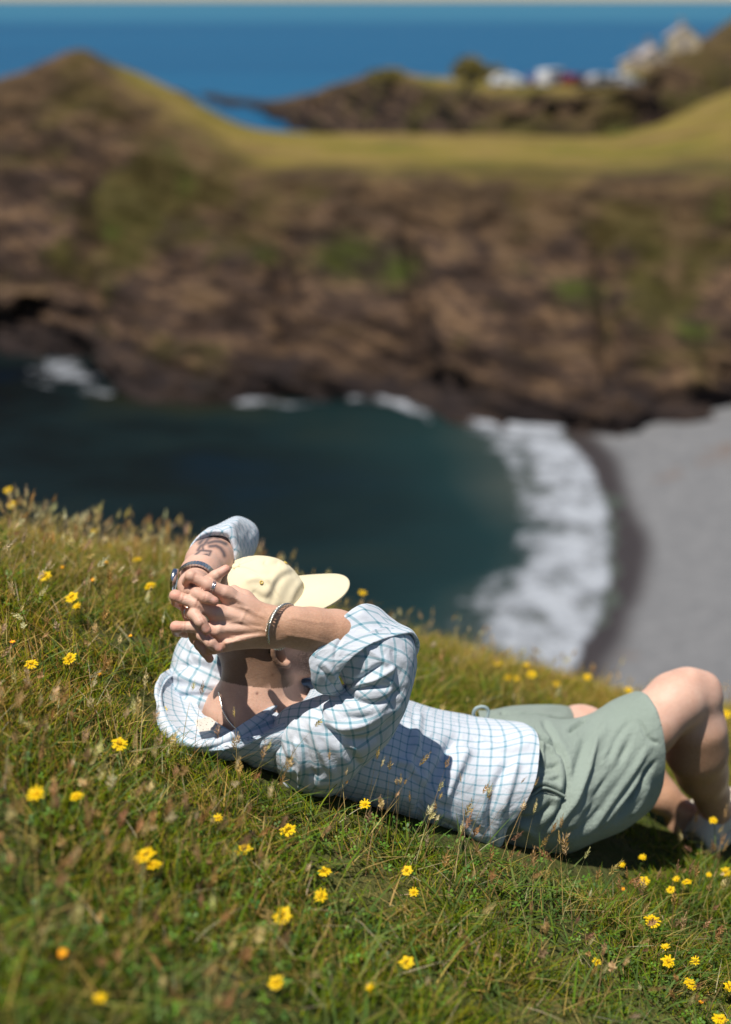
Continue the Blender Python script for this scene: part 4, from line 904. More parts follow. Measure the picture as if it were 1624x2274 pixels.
CSx = [([(672, 1268), (635, 1276), (616, 1296), (606, 1325), (603, 1345)], 9, -.0026), ([(650, 1262), (622, 1272), (604, 1292), (596, 1320)], 11, .0028), ([(640, 1252), (655, 1262), (668, 1270)], 9, -.002), ([(676, 1262), (690, 1290), (688, 1320), (680, 1345)], 8, .002),
       ([(560, 1312), (580, 1326), (600, 1330)], 8, -.003), ([(640, 1345), (655, 1310), (672, 1288)], 9, .003), ([(585, 1246), (600, 1252), (622, 1250)], 8, -.003), ([(545, 1290), (570, 1284), (600, 1290)], 8, .003)]
CW = strokes(CW, CN, CSx)
CV = np.concatenate([CW.reshape(-1, 3), [CW[-1].mean(0)]]); CF = [grid_faces(nph, nth, True), np.stack([(nph - 1) * nth + np.arange(nth), (nph - 1) * nth + (np.arange(nth) + 1) % nth, np.full(nth, nph * nth)], 1)]
CAP = obj('cap', CV, CF, M_cap, PERSON); CAP.modifiers.new('cloth thickness', 'SOLIDIFY').thickness = .002
CAP['label'] = 'pale yellow baseball cap'
# brim
na, nb_ = 60, 26; A_, B_ = np.meshgrid(np.linspace(-1, 1, na), np.linspace(0, 1, nb_))
ang = A_ * math.radians(76); s0f = np.cos(ang) * .106 - .006; s0l = np.sin(ang) * .087
out = .082 * (1 - np.abs(A_) ** 3.0) ** .42; bf = s0f + out * B_; bl = s0l * (1 + .06 * B_ * (1 - np.abs(A_) ** 4)); 
bu = .041 - .016 * B_ ** 1.5 - .17 * bl ** 2 / .086 * (1 - .35 * B_) - .16 * (bf - .10) 
BW = HC + bf[..., None] * HF + bl[..., None] * HL + bu[..., None] * HU
o = obj('brim', BW.reshape(-1, 3), grid_faces(nb_, na), M_cap, CAP); so = o.modifiers.new('cloth thickness', 'SOLIDIFY'); so.thickness = .0045; so.offset = 0
m = MB(); bt = hd(-.004, 0, .129); 
for k, (r_, z_) in enumerate(((.009, -.002), (.0088, .001), (.0065, .0032), (.002, .0040))): pass
rings_ = [[bt + HF * r_ * math.cos(a) + HL * r_ * math.sin(a) + HU * z_ for a in np.linspace(0, 2 * math.pi, 17)[:-1]] for r_, z_ in ((.0088, -.002), (.009, .001), (.0068, .0034), (.0015, .0042))]
m.add(np.array(rings_).reshape(-1, 3), [tuple(int(v) for v in f) for f in grid_faces(4, 16, True)] + [tuple(48 + i for i in range(16))]); m.build('button', M_cap, CAP)
M_eye = simple('eyelet_thread', (.62, .45, .10), .7)
def surf_pt(px, py, W, N):
    q = PX(W)[..., :2]; d = np.hypot(q[..., 0] - px, q[..., 1] - py) + 1e3 * ((N * -VIEW).sum(-1) < 0); i = np.unravel_index(np.argmin(d), d.shape); return W[i], N[i]
for px, py in ((582, 1293), (642, 1238)):
    c_, n_ = surf_pt(px, py, CW, CN); a = np.cross(n_, [0, 0, 1]); a /= np.linalg.norm(a); b = np.cross(n_, a)
    MB().tube([c_ + n_ * .001 + .0028 * (math.cos(k) * a + math.sin(k) * b) for k in np.linspace(0, 2 * math.pi, 17)[:-1]], .0011, 6, closed=True).build('eyelet', M_eye, CAP)

def hg(f, l, u): return hd(f + .004, l, u + .010)
# sunglasses
M_shade = simple('black_acetate', (.006, .006, .008), .12, spec=.8)
m = MB(); 
for s in (-1, 1):
    m.tube([hg(.112, s * .062, -.012), hg(.098, s * .076, -.010), hg(.05, s * .080, -.014), hg(.005, s * .080, -.018), hg(-.012, s * .079, -.034)], [.0045, .004, .003, .003, .003], 8)
    ring_ = [hg(.114 - .010 * abs(math.cos(a)) * (1 if math.cos(a) * s > 0 else 0), s * .034 + .029 * math.cos(a), -.016 + .021 * math.sin(a)) for a in np.linspace(0, 2 * math.pi, 25)[:-1]]
    m.tube(ring_, .0034, 8, closed=True)
    n0 = len(ring_); m.add(ring_ + [hg(.113, s * .034, -.016)], [(i, (i + 1) % n0, n0) for i in range(n0)])
m.tube([hg(.114, -.008, -.010), hg(.116, 0, -.008), hg(.114, .008, -.010)], .003, 8)
o = m.build('sunglasses', M_shade, PERSON)

# watch, rings, bracelet, necklace
M_steel = simple('steel', (.62, .64, .68), .22, 1.0); M_dark = simple('watch_dial', (.02, .03, .06), .1); M_silver = simple('silver', (.70, .68, .62), .25, 1.0, .3, 600)
def loopw(c, r1, r2, dpt, rot, tiltx, n):
    """tilted ellipse about an arm, in image px"""
    th = 2 * math.pi * np.arange(n) / n; a = r1 * np.cos(th); b = r2 * np.sin(th)
    x = c[0] + a * math.cos(rot) - b * math.sin(rot); y = c[1] + a * math.sin(rot) + b * math.cos(rot); d = c[2] - dpt * np.sin(th + tiltx); return PW(np.stack([x, y, d], -1))
# bracelet: curb chain of interlocked tilted links
bl_ = loopw((626, 1391, 2.455), 49, 29, .046, math.radians(-70), math.radians(180), 46)
m = MB(); nB = len(bl_)
for k in range(nB):
    t_ = bl_[(k + 1) % nB] - bl_[k - 1]; L_ = np.linalg.norm(t_) / 2; t_ /= np.linalg.norm(t_); cn = bl_[k] - bl_.mean(0); cn -= t_ * (cn @ t_); cn /= np.linalg.norm(cn); sd = np.cross(t_, cn)
    tw = .95; a = t_ * math.cos(.5) + sd * math.sin(.5); b = (sd * math.cos(.5) - t_ * math.sin(.5)) * math.cos(tw) + cn * math.sin(tw)
    m.tube([bl_[k] + a * .0058 * math.cos(q) + b * .0042 * math.sin(q) for q in np.linspace(0, 2 * math.pi, 13)[:-1]], .00125, 6, closed=True)
m.build('bracelet', M_silver, PERSON)
# watch
wl_ = loopw((436, 1296, 2.512), 38, 27, .030, math.radians(-8), math.radians(180), 40)
cA = P(433, 1298, 2.512); WATCH = None; m = MB()
arm = P(462, 1244, 2.66) - P(432, 1300, 2.50); arm /= np.linalg.norm(arm); e1 = np.cross(arm, VIEW); e1 /= np.linalg.norm(e1); e2 = np.cross(arm, e1); cA = P(435, 1294, 2.525); rw = .0335
def wp(a, r, s=0.0): return cA + r * (math.cos(a) * e1 + math.sin(a) * e2) + arm * s
lf = math.pi if wp(math.pi, 1)[0] < wp(0, 1)[0] else 0.0
for k in range(34):
    a0 = lf + .55 + k * (2 * math.pi - 1.1) / 34; a1 = a0 + (2 * math.pi - 1.1) / 34 * .86
    V = [wp(a, r_, s_) for a in (a0, a1) for r_ in (rw + .001, rw + .0042) for s_ in (-.0108, .0108)]
    m.add(V, [(0, 1, 3, 2), (4, 6, 7, 5), (0, 4, 5, 1), (2, 3, 7, 6), (0, 2, 6, 4), (1, 5, 7, 3)])
WATCH = m.build('watch', M_steel, PERSON, smooth=False)
wc = wp(lf, rw + .001); wn_ = (wp(lf, 1) - cA); wn_ /= np.linalg.norm(wn_); wt = np.cross(wn_, arm)
def disc(r0, hgt0, hgt1, nm, mat, par):
    m = MB(); rg = [[wc + wn_ * h_ + r_ * (math.cos(a) * arm + math.sin(a) * wt) for a in np.linspace(0, 2 * math.pi, 29)[:-1]] for r_, h_ in ((r0, hgt0), (r0, hgt1 - .0008), (r0 - .0015, hgt1))]
    m.add(np.array(rg).reshape(-1, 3), [tuple(int(v) for v in f) for f in grid_faces(3, 28, True)] + [tuple(56 + i for i in range(28)), tuple(range(28))[::-1]]); return m.build(nm, mat, par)
disc(.0195, .0, .0085, 'watch_case', M_steel, WATCH); disc(.0155, .0080, .0092, 'watch_dial', M_dark, WATCH)
def fring(a, b, tpos, r, wd, mat, nm, beads=False):
    a = P(*a); b = P(*b); c_ = a + (b - a) * tpos; ax = (b - a) / np.linalg.norm(b - a); x = np.cross(ax, VIEW); x /= np.linalg.norm(x); y = np.cross(ax, x); m = MB()
    for s in ((-.5, .5) if not beads else (0,)):
        pts = [c_ + ax * s * wd + r * (math.cos(q) * x + math.sin(q) * y) for q in np.linspace(0, 2 * math.pi, 33)[:-1]]
        m.tube(pts, wd * .42 if not beads else [(.0016 if k % 2 else .0009) for k in range(32)], 8, closed=True)
    m.build(nm, mat, PERSON)
fring((505, 1318, 2.420), (462, 1299, 2.408), .80, rm(13.2, 2.41), .0032, M_steel, 'finger_ring')
fring((420, 1360, 2.448), (432, 1364, 2.398), .30, rm(14.6, 2.42), .003, M_silver, 'finger_ring', True)
ck = cr(np.array([(486, 1536, 2.615), (490, 1556, 2.600), (496, 1578, 2.588), (508, 1600, 2.583), (522, 1616, 2.583), (540, 1628, 2.586), (560, 1634, 2.600)], float), 60)
fbp = PX(BV)
def onskin(q):                                 # lay the chain on the skin
    r_ = q.copy()
    for i in range(len(q)):
        d = np.hypot(fbp[:, 0] - q[i, 0], fbp[:, 1] - q[i, 1]); s_ = d < 5
        if s_.any(): r_[i, 2] = fbp[s_, 2].min() - .0012
    return r_
m = MB(); cw_ = PW(onskin(ck)); m.tube(cw_, [(.0022 if k % 2 else .0013) for k in range(60)], 6); m.build('necklace', M_silver, PERSON)
# ------------------------------------------------------------------ shoes
t = NT('cream_canvas'); n1 = t.noise(400, t.geo(), 2); t.P(color=t.mix(n1, (.55, .50, .40), (.68, .63, .53)), rough=.9, normal=t.bump(n1, .3, .002)); M_shoe = t.m
M_sole = simple('shoe_sole', (.62, .57, .47), .7); M_lace = simple('lace', (.75, .72, .66), .8)
def shoe(heel, toe, up, wd, side):
    """heel, toe: world points on the ground under the foot"""
    heel = np.array(heel); toe = np.array(toe); ax = toe - heel; L = np.linalg.norm(ax); ax /= L; up = np.array(up, float); sd = np.cross(up, ax); sd /= np.linalg.norm(sd); up = np.cross(ax, sd)
    prof = [(-.012, .012, .030, .01), (0.0, .030, .058, .0), (.10, .036, .078, 0), (.25, .038, .083, 0), (.40, .040, .080, 0), (.55, .046, .066, 0), (.72, .050, .050, 0), (.88, .044, .038, 0), (.97, .030, .026, 0), (1.0, .010, .014, .004)]
    rg = []
    for s, w, h_, z0 in prof:
        row = []
        for k in range(24):
            a = 2 * math.pi * k / 24; c_, s_ = math.cos(a), math.sin(a); c_ = math.copysign(abs(c_) ** .75, c_); zz = h_ * (.5 + .5 * (math.copysign(abs(s_) ** .8, s_))) + z0
            row.append(heel + ax * s * L + sd * w * c_ * wd * (1 - .25 * max(0, s_)) + up * (zz + .008))
        rg.append(row)
    W = cr(np.array(rg), 50); V = np.concatenate([W.reshape(-1, 3), [W[0].mean(0)], [W[-1].mean(0)]]); kk = np.arange(24); F = [grid_faces(50, 24, True), np.stack([(kk + 1) % 24, kk, np.full(24, 1200)], 1), np.stack([1176 + kk, 1176 + (kk + 1) % 24, np.full(24, 1201)], 1)]
    o = obj('shoe', V, F, M_shoe, PERSON); 
    rg = []
    for z_, k_ in ((0, 1.0), (.003, 1.06), (.020, 1.08), (.024, 1.02)):
        row = []
        for q in range(40):
            a = 2 * math.pi * q / 40; s = .5 - .5 * math.cos(a); ww = np.interp(s, [0, .1, .35, .7, .9, 1], [0, .034, .037, .050, .040, 0]) * wd * k_
            row.append(heel + ax * (s * L * (1 + .03 * k_) - .012 * k_) + sd * ww * math.copysign(1, math.sin(a) + 1e-9) + up * z_)
        rg.append(row)
    m = MB(); m.add(np.array(rg).reshape(-1, 3), [tuple(int(v) for v in f) for f in grid_faces(4, 40, True)] + [tuple(range(40))[::-1], tuple(120 + i for i in range(40))]); m.build('sole', M_sole, o)
    m = MB()
    for k in range(4):
        s = .34 + .085 * k; hh = np.interp(s, [.25, .4, .55, .72], [.103, .100, .087, .071]) + .001
        m.tube([heel + ax * s * L + sd * x * .024 + up * (hh - .016 * x * x) for x in np.linspace(-1, 1, 9)], .0026, 6, flat=.6)
    m.build('laces', M_lace, o)
def gpt(px, py, t_):
    w = P(px, py, t_); return np.array([w[0], w[1], float(G(w[0], w[1]))])
nslope = np.array([.467, .145, 1]); nslope /= np.linalg.norm(nslope)
shoe(gpt(1566, 1874, 3.32), gpt(1566, 1874, 3.32) + np.array([.215, .12, .10]), nslope + np.array([-.95, 0, 0]), 1.12, 1)
shoe(gpt(1500, 1868, 3.37), gpt(1500, 1868, 3.37) + np.array([.20, .17, -.10]), nslope, .95, 1)

# ------------------------------------------------------------------ turf
# the outline of the body on the ground: blades under it are pressed flat
foot = np.array([P(430, 1600, 2.62), P(520, 1650, 2.66), P(640, 1700, 2.68), P(800, 1720, 2.74), P(950, 1740, 2.80), P(1100, 1780, 2.86), P(1230, 1790, 2.90), P(1320, 1740, 2.97)])[:, :2]
frad = np.array([.10, .13, .13, .13, .135, .14, .14, .12])
feet = [(gpt(1600, 1868, 3.38)[:2], .09), (gpt(1530, 1868, 3.40)[:2], .07), (gpt(1680, 1850, 3.45)[:2], .10)]
def under(x, y):
    q = np.stack([x, y], -1); best = np.full(x.shape, 9.0)
    for i in range(len(foot) - 1):
        a, b = foot[i], foot[i + 1]; L = b - a; t_ = np.clip(((q - a) @ L) / (L @ L), 0, 1)
        best = np.minimum(best, np.linalg.norm(q - a - t_[..., None] * L, axis=-1) - (frad[i] + (frad[i + 1] - frad[i]) * t_))
    for c_, r_ in feet: best = np.minimum(best, np.linalg.norm(q - c_, axis=-1) - r_)
    return best
t = NT('grass_blade'); c = t.attr('Col', 'Color')
t.P(color=c, rough=.65, spec=.10)
tr = t.n('BsdfTranslucent', {0: t.mix(.5, c, t.mix(1.0, c, (1.25, 1.15, .2), 'MULTIPLY'))}); mx = t.n('MixShader', {0: .42}); t.t.links.new(t.b.outputs[0], mx.inputs[1]); t.t.links.new(tr.outputs[0], mx.inputs[2]); t.t.links.new(mx.outputs[0], t.out.inputs[0])
M_blade = t.m
def blades(root, h, w, az, lean, curl, c0, c1, seg=3, tw=None, head=None):
    """ribbons: root (n,3); az direction of lean; colour from base c0 to tip c1"""
    n = len(root); s = np.linspace(0, 1, seg + 1); d = np.stack([np.cos(az), np.sin(az), 0 * az], -1); sd = np.stack([-np.sin(az + (0 if tw is None else tw)), np.cos(az + (0 if tw is None else tw)), 0 * az], -1)
    V = []; C = []
    for k, sk in enumerate(s):
        hor = h * (lean * sk + curl * sk ** 2); ver = h * (sk - .5 * np.abs(curl) * sk ** 2.2 * .8) * np.sqrt(np.clip(1 - .3 * lean ** 2, .2, 1))
        c_ = root + d * hor[:, None]; c_[:, 2] += ver; ww = w * (1 - sk ** 1.6) * .5 + w * .05; col_ = c0 * (1 - sk) + c1 * sk
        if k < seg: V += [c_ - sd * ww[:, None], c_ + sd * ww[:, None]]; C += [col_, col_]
        else: V.append(c_); C.append(col_)
    nv = 2 * seg + 1; V = np.stack(V, 1).reshape(-1, 3); C = np.stack(C, 1).reshape(-1, 3); b = (np.arange(n) * nv)[:, None]
    Q = np.concatenate([b + np.array([[2 * k, 2 * k + 1, 2 * k + 3, 2 * k + 2]]) for k in range(seg - 1)]) if seg > 1 else np.zeros((0, 4), int)
    T_ = b + np.array([[2 * seg - 2, 2 * seg - 1, 2 * seg]]); return V, Q, T_, C
def join(parts):
    Vs, Qs, Ts, Cs, o_ = [], [], [], [], 0
    for V, Q, T_, C in parts: Vs.append(V); Qs.append(Q + o_); Ts.append(T_ + o_); Cs.append(C); o_ += len(V)
    return np.concatenate(Vs), [np.concatenate(Qs), np.concatenate(Ts)], np.concatenate(Cs)
def scatter(n, y0, y1, dens_pow=1.0, xl=.34, pad=.25):
    """uniform over the trapezoid of hillside the photograph could see, thinning with distance"""
    u = RG.random(n); y = y0 + (y1 - y0) * u ** dens_pow; x = RG.uniform(-1, 1, n) * (xl * y + pad); return x, y
def pal(n, stops, wts, jit=.18):
    i = RG.choice(len(stops), n, p=np.array(wts) / np.sum(wts)); c_ = np.array(stops)[i]; return np.clip(c_ * (1 + RG.normal(0, jit, (n, 1))) * (1 + RG.normal(0, .06, (n, 3))), .004, .9)
GREENS = [(.130, .200, .005), (.175, .235, .006), (.045, .085, .005), (.270, .270, .010), (.070, .130, .026), (.032, .060, .005)]
STRAWS = [(.44, .31, .09), (.54, .41, .15), (.26, .17, .05), (.38, .30, .06)]
NEARW = dict(y0=1.15, y1=4.6)
def dryness(x, y):                                # how much straw stands in the turf: more to the left and on the brow
    left = 1 / (1 + np.exp((x * 1.0 + .38 + .10 * (y - 2.4)) / .10)); brow = np.clip((y - 2.95) / .9, 0, 1)
    mid_ = 1 - np.clip((2.05 - y) / .25, 0, 1); nz = fbm(v3(x * 2.2, y * 2.2), 3, 77)
    return np.clip(.26 + .62 * left * mid_ + .75 * brow + .35 * nz, 0, 1)
parts = []
# short turf
n = 260000; x, y = scatter(n, 1.12, 5.6, .92); ud = under(x, y)
cl = fbm(v3(x * 6, y * 6), 3, 41); bare = np.exp(-(((x - .19) / .15) ** 2 + ((y - 1.735) / .055) ** 2)) + .45 * np.exp(-(((x - .02) / .08) ** 2 + ((y - 1.80) / .03) ** 2))
keep = (RG.random(n) > bare * 1.1) & (RG.random(n) < .62 + .5 * (cl > -.25)) & ((ud > 0) | (RG.random(n) < .25)); x, y, ud, cl = x[keep], y[keep], ud[keep], cl[keep]; n = len(x)
far = np.clip((y - 3) / 2, 0, 1); h = RG.gamma(5, .0052, n) * (1 + .75 * cl) * (1 + .5 * far); h = np.clip(h, .008, .060) * (1 - .45 * np.clip(bare[keep], 0, 1))
press = np.clip(1 - ud / .05, 0, 1); h = np.where(ud < .0, h * .3, h) * (1 - .68 * np.clip(1 - ud / .12, 0, 1))
az = RG.uniform(0, 6.283, n); pref = .6 * fbm(v3(x * 3, y * 3), 2, 55) * 6
az = np.where(RG.random(n) < .45, pref + RG.normal(0, .6, n), az)
dr = dryness(x, y); isdry = RG.random(n) < dr * .42
c1 = pal(n, GREENS, (4, 4, 2, 3, 2, 2), .28); cdry = pal(n, STRAWS, (3, 2, 3, 3)); olive = pal(n, [(.20, .19, .03), (.28, .22, .05)], (1, 1))
c1 = np.where((RG.random(n) < far * .65)[:, None], olive, c1); c1 = np.where(isdry[:, None], cdry, c1); hue = fbm(v3(x * 1.6, y * 1.6), 2, 66)[:, None]; c1 = c1 * (1 + .30 * hue * np.array([1, .3, .2]))
root = np.stack([x, y, G(x, y) - .004], -1)
lean = RG.normal(.45, .35, n) + .9 * press; curl = RG.normal(.5, .4, n)
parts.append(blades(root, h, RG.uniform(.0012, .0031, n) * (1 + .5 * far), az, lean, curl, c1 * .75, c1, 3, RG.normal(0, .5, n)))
# broad leaves of bluish and bright green grass in tufts
nt = 620; tx, ty = scatter(nt, 1.2, 3.6, 1.0); tx = np.concatenate([tx, RG.uniform(.1, .9, 120)]); ty = np.concatenate([ty, RG.uniform(1.7, 2.5, 120)]); nt = len(tx); m_ = 9
x = (tx[:, None] + RG.normal(0, .018, (nt, m_))).ravel(); y = (ty[:, None] + RG.normal(0, .018, (nt, m_))).ravel(); k_ = under(x, y) > .07; x, y = x[k_], y[k_]; n = len(x)
c1 = pal(n, [(.12, .20, .045), (.16, .24, .02), (.19, .25, .07), (.08, .14, .03)], (3, 3, 2, 2), .15)
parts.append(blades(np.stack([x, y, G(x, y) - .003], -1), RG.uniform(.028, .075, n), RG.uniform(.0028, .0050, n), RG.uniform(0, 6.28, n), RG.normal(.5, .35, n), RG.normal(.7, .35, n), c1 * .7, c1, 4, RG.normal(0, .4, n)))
# fallen straw and dead blades
n = 15000; x, y = scatter(n, 1.15, 4.8, .95); k_ = (RG.random(n) < dryness(x, y) + .18) & (under(x, y) > .06); x, y = x[k_], y[k_]; n = len(x)
c1 = pal(n, STRAWS + [(.50, .42, .28)], (3, 3, 3, 1, 2))
parts.append(blades(np.stack([x, y, G(x, y) + RG.uniform(0, .03, n)], -1), RG.uniform(.02, .06, n), RG.uniform(.0010, .0020, n), RG.uniform(0, 6.28, n), RG.normal(1.2, .4, n), RG.normal(.3, .5, n), c1, c1, 3, RG.normal(0, .8, n)))
# brow: longer soft grass that makes the skyline
n = 42000; x, y = scatter(n, 2.7, 5.8, 1.0); left = x < -.2; k_ = (RG.random(n) < np.where(left, 1.0, .75)) & (under(x, y) > .16); x, y = x[k_], y[k_]; n = len(x)
c1 = np.where((RG.random(n) < .42)[:, None], pal(n, STRAWS, (3, 2, 2, 4)), pal(n, [(.27, .24, .03), (.17, .19, .02), (.40, .29, .07)], (1, 1, 1)))
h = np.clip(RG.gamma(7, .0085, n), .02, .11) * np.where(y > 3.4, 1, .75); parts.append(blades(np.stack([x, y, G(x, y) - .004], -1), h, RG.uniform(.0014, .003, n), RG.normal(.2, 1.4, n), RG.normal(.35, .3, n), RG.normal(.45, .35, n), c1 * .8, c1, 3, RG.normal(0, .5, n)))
V, Fq, C = join(parts); tag(obj('grass', V, Fq, M_blade, attrs={'Col': C}), 'dense short turf mixed with dry straw covering the whole slope', 'grass', kind='stuff')

# small round leaves of clover and bird's-foot trefoil, thick in the near left corner
t = NT('clover_leaf'); c = t.attr('Col', 'Color'); t.P(color=c, rough=.5, spec=.3)
tr = t.n('BsdfTranslucent', {0: c}); mx = t.n('MixShader', {0: .3}); t.t.links.new(t.b.outputs[0], mx.inputs[1]); t.t.links.new(tr.outputs[0], mx.inputs[2]); t.t.links.new(mx.outputs[0], t.out.inputs[0]); M_clover = t.m
n = 4200; x, y = scatter(n, 1.12, 2.9, 1.1); dn = fbm(v3(x * 4, y * 4), 3, 88) + .5 * (x < -.1) * (y < 1.9) - .15; k_ = (dn > .05) & (under(x, y) > .03); x, y = x[k_], y[k_]; n = len(x)
ctr = np.stack([x, y, G(x, y) + RG.uniform(.012, .035, n)], -1); Vs = []; C = []; cc_ = pal(n, [(.10, .22, .02), (.14, .26, .03), (.07, .16, .03)], (1, 1, 1)); a0 = RG.uniform(0, 6.28, n); ss = RG.uniform(.0035, .0070, n)
tz = RG.normal(0, .35, (n, 2))
for k in range(3):
    a = a0 + k * 2.094
    for r_, da in ((.1, 0), (.75, -.55), (1.25, -.28), (1.12, 0), (1.25, .28), (.75, .55)):
        dx = np.cos(a + da) * r_ * ss; dy = np.sin(a + da) * r_ * ss; Vs.append(ctr + np.stack([dx, dy, dx * tz[:, 0] + dy * tz[:, 1] + .15 * ss * r_], -1)); C.append(cc_)
V = np.stack(Vs, 1).reshape(-1, 3); C = np.stack(C, 1).reshape(-1, 3); b = (np.arange(n) * 18)[:, None]; F = np.concatenate([b + 6 * k + np.arange(6)[None] for k in range(3)])
tag(obj('clover', V, F, M_clover, attrs={'Col': C}), 'small bright clover leaves scattered low in the turf', 'clover', kind='stuff')

# standing flower stalks of the grasses, with their pale seed heads
def seed_heads(n, region, hs, tone, size=1.0, clear=.10):
    x, y = region(n); k_ = (under(x, y) > clear); x, y = x[k_], y[k_]; n = len(x); root = np.stack([x, y, G(x, y) - .003], -1)
    h = RG.uniform(*hs, n); az = RG.normal(.3, 1.3, n); lean = np.abs(RG.normal(.25, .22, n)); d = np.stack([np.cos(az), np.sin(az), 0 * az], -1)
    c1 = pal(n, tone, [1] * len(tone), .12); parts = [blades(root, h, RG.uniform(.0010, .0016, n), az, lean, lean * .4, c1 * .75, c1, 3, None)]
    parts.append(blades(root, h, RG.uniform(.0010, .0016, n), az, lean, lean * .4, c1 * .75, c1, 3, np.full(n, 1.57)))
    # direction of the stalk's tip
    s1, s2 = .93, 1.0
    f = lambda sk: root + d * (h * (lean * sk + lean * .4 * sk ** 2))[:, None] + np.stack([0 * h, 0 * h, h * (sk - .5 * lean * .4 * sk ** 2.2 * .8) * np.sqrt(np.clip(1 - .3 * lean ** 2, .2, 1))], -1)
    tip = f(s2); ax = f(s2) - f(s1); ax /= np.linalg.norm(ax, axis=1, keepdims=True); L = RG.uniform(.018, .038, n) * size; Wd = L * RG.uniform(.12, .22, n)
    a = np.cross(ax, [0, 0, 1.0]) + 1e-4; a /= np.linalg.norm(a, axis=1, keepdims=True); b = np.cross(ax, a)
    m_ = 26; Vq = []; Cq = []
    for k in range(m_):
        s = k / m_; r_ = Wd * (np.sin(min(1, s * 1.15 + .08) * math.pi) ** .7 if s < .85 else .35) * RG.uniform(.6, 1.2, n); th_ = k * 2.4 + RG.uniform(0, .6, n)
        o_ = (np.cos(th_)[:, None] * a + np.sin(th_)[:, None] * b); c_ = tip + ax * ((s - .15) * L)[:, None]; l_ = (L * .17)[:, None]
        q_ = np.cross(ax, o_); p0 = c_; p1 = c_ + o_ * (r_ * .8)[:, None] + q_ * (r_ * .42)[:, None] + ax * l_ * .5; p2 = c_ + o_ * (r_ * 1.25)[:, None] + ax * l_ * 1.3; p3 = c_ + o_ * (r_ * .8)[:, None] - q_ * (r_ * .42)[:, None] + ax * l_ * .5
        Vq.append(np.stack([p0, p1, p2, p3], 1)); cj = c1 * RG.uniform(.7, 1.25, (n, 1)); Cq.append(np.repeat(cj[:, None], 4, 1))
    V = np.concatenate(Vq).reshape(-1, 3); C = np.clip(np.concatenate(Cq).reshape(-1, 3), 0, .9); parts.append((V, np.arange(len(V)).reshape(-1, 4), np.zeros((0, 3), int), C)); return parts
BUFF = [(.62, .45, .19), (.72, .57, .29), (.46, .29, .12), (.56, .42, .22)]; PALE = [(.80, .70, .46), (.70, .59, .34), (.54, .42, .28)]; BROWN = [(.46, .27, .12), (.55, .36, .19), (.34, .20, .12)]
def rg_left(n): x = RG.uniform(-1.05, -.16, n); y = RG.uniform(1.75, 4.2, n); return x, y
def rg_all(n): return scatter(n, 1.3, 4.4, 1.0)
def rg_brow(n): x = RG.uniform(-1.4, 1.7, n); y = RG.uniform(3.1, 5.2, n); return x, y
def rg_right(n): x = RG.uniform(.12, .95, n); y = RG.uniform(1.75, 2.75, n); return x, y
def rg_front(n): x = RG.normal(.10, .14, n); y = RG.normal(2.20, .05, n) + .0 * x; return x, y
parts = seed_heads(760, rg_left, (.05, .13), BUFF + PALE) + seed_heads(330, rg_all, (.04, .11), BUFF + PALE + BROWN, .8) + seed_heads(420, rg_brow, (.05, .12), BUFF + PALE) + seed_heads(250, rg_right, (.06, .15), BROWN + BUFF, .95) + seed_heads(34, rg_front, (.10, .17), PALE + BUFF, .8, .015)
def rg_nl(n): x = RG.uniform(-.62, -.12, n); y = RG.uniform(1.35, 1.9, n); return x, y
parts += seed_heads(120, rg_nl, (.06, .14), BUFF + BROWN)
def trace(L):
    def f(n):
        out = []
        for px, py, hh in L:
            for t_ in np.linspace(1.5, 4.5, 600):
                w = P(px, py, t_)
                if w[2] < G(w[0], w[1]) + hh: out.append((w[0], w[1])); break
        o = np.array(out); return o[:, 0], o[:, 1]
    return f
parts += seed_heads(12, trace([(430, 1690, 0), (400, 1690, 0), (742, 1850, 0), (800, 1860, 0), (830, 1855, 0), (850, 1870, 0), (770, 1850, 0), (900, 1890, 0), (1130, 1950, 0), (1180, 1960, 0), (1225, 1960, 0), (880, 1870, 0)]), (.09, .15), PALE + BUFF, .85, .015)
V, Fq, C = join(parts); tag(obj('seeding_grass', V, Fq, M_blade, attrs={'Col': C}), 'thin dry grass stalks carrying buff seed heads above the turf', 'grass', kind='stuff')

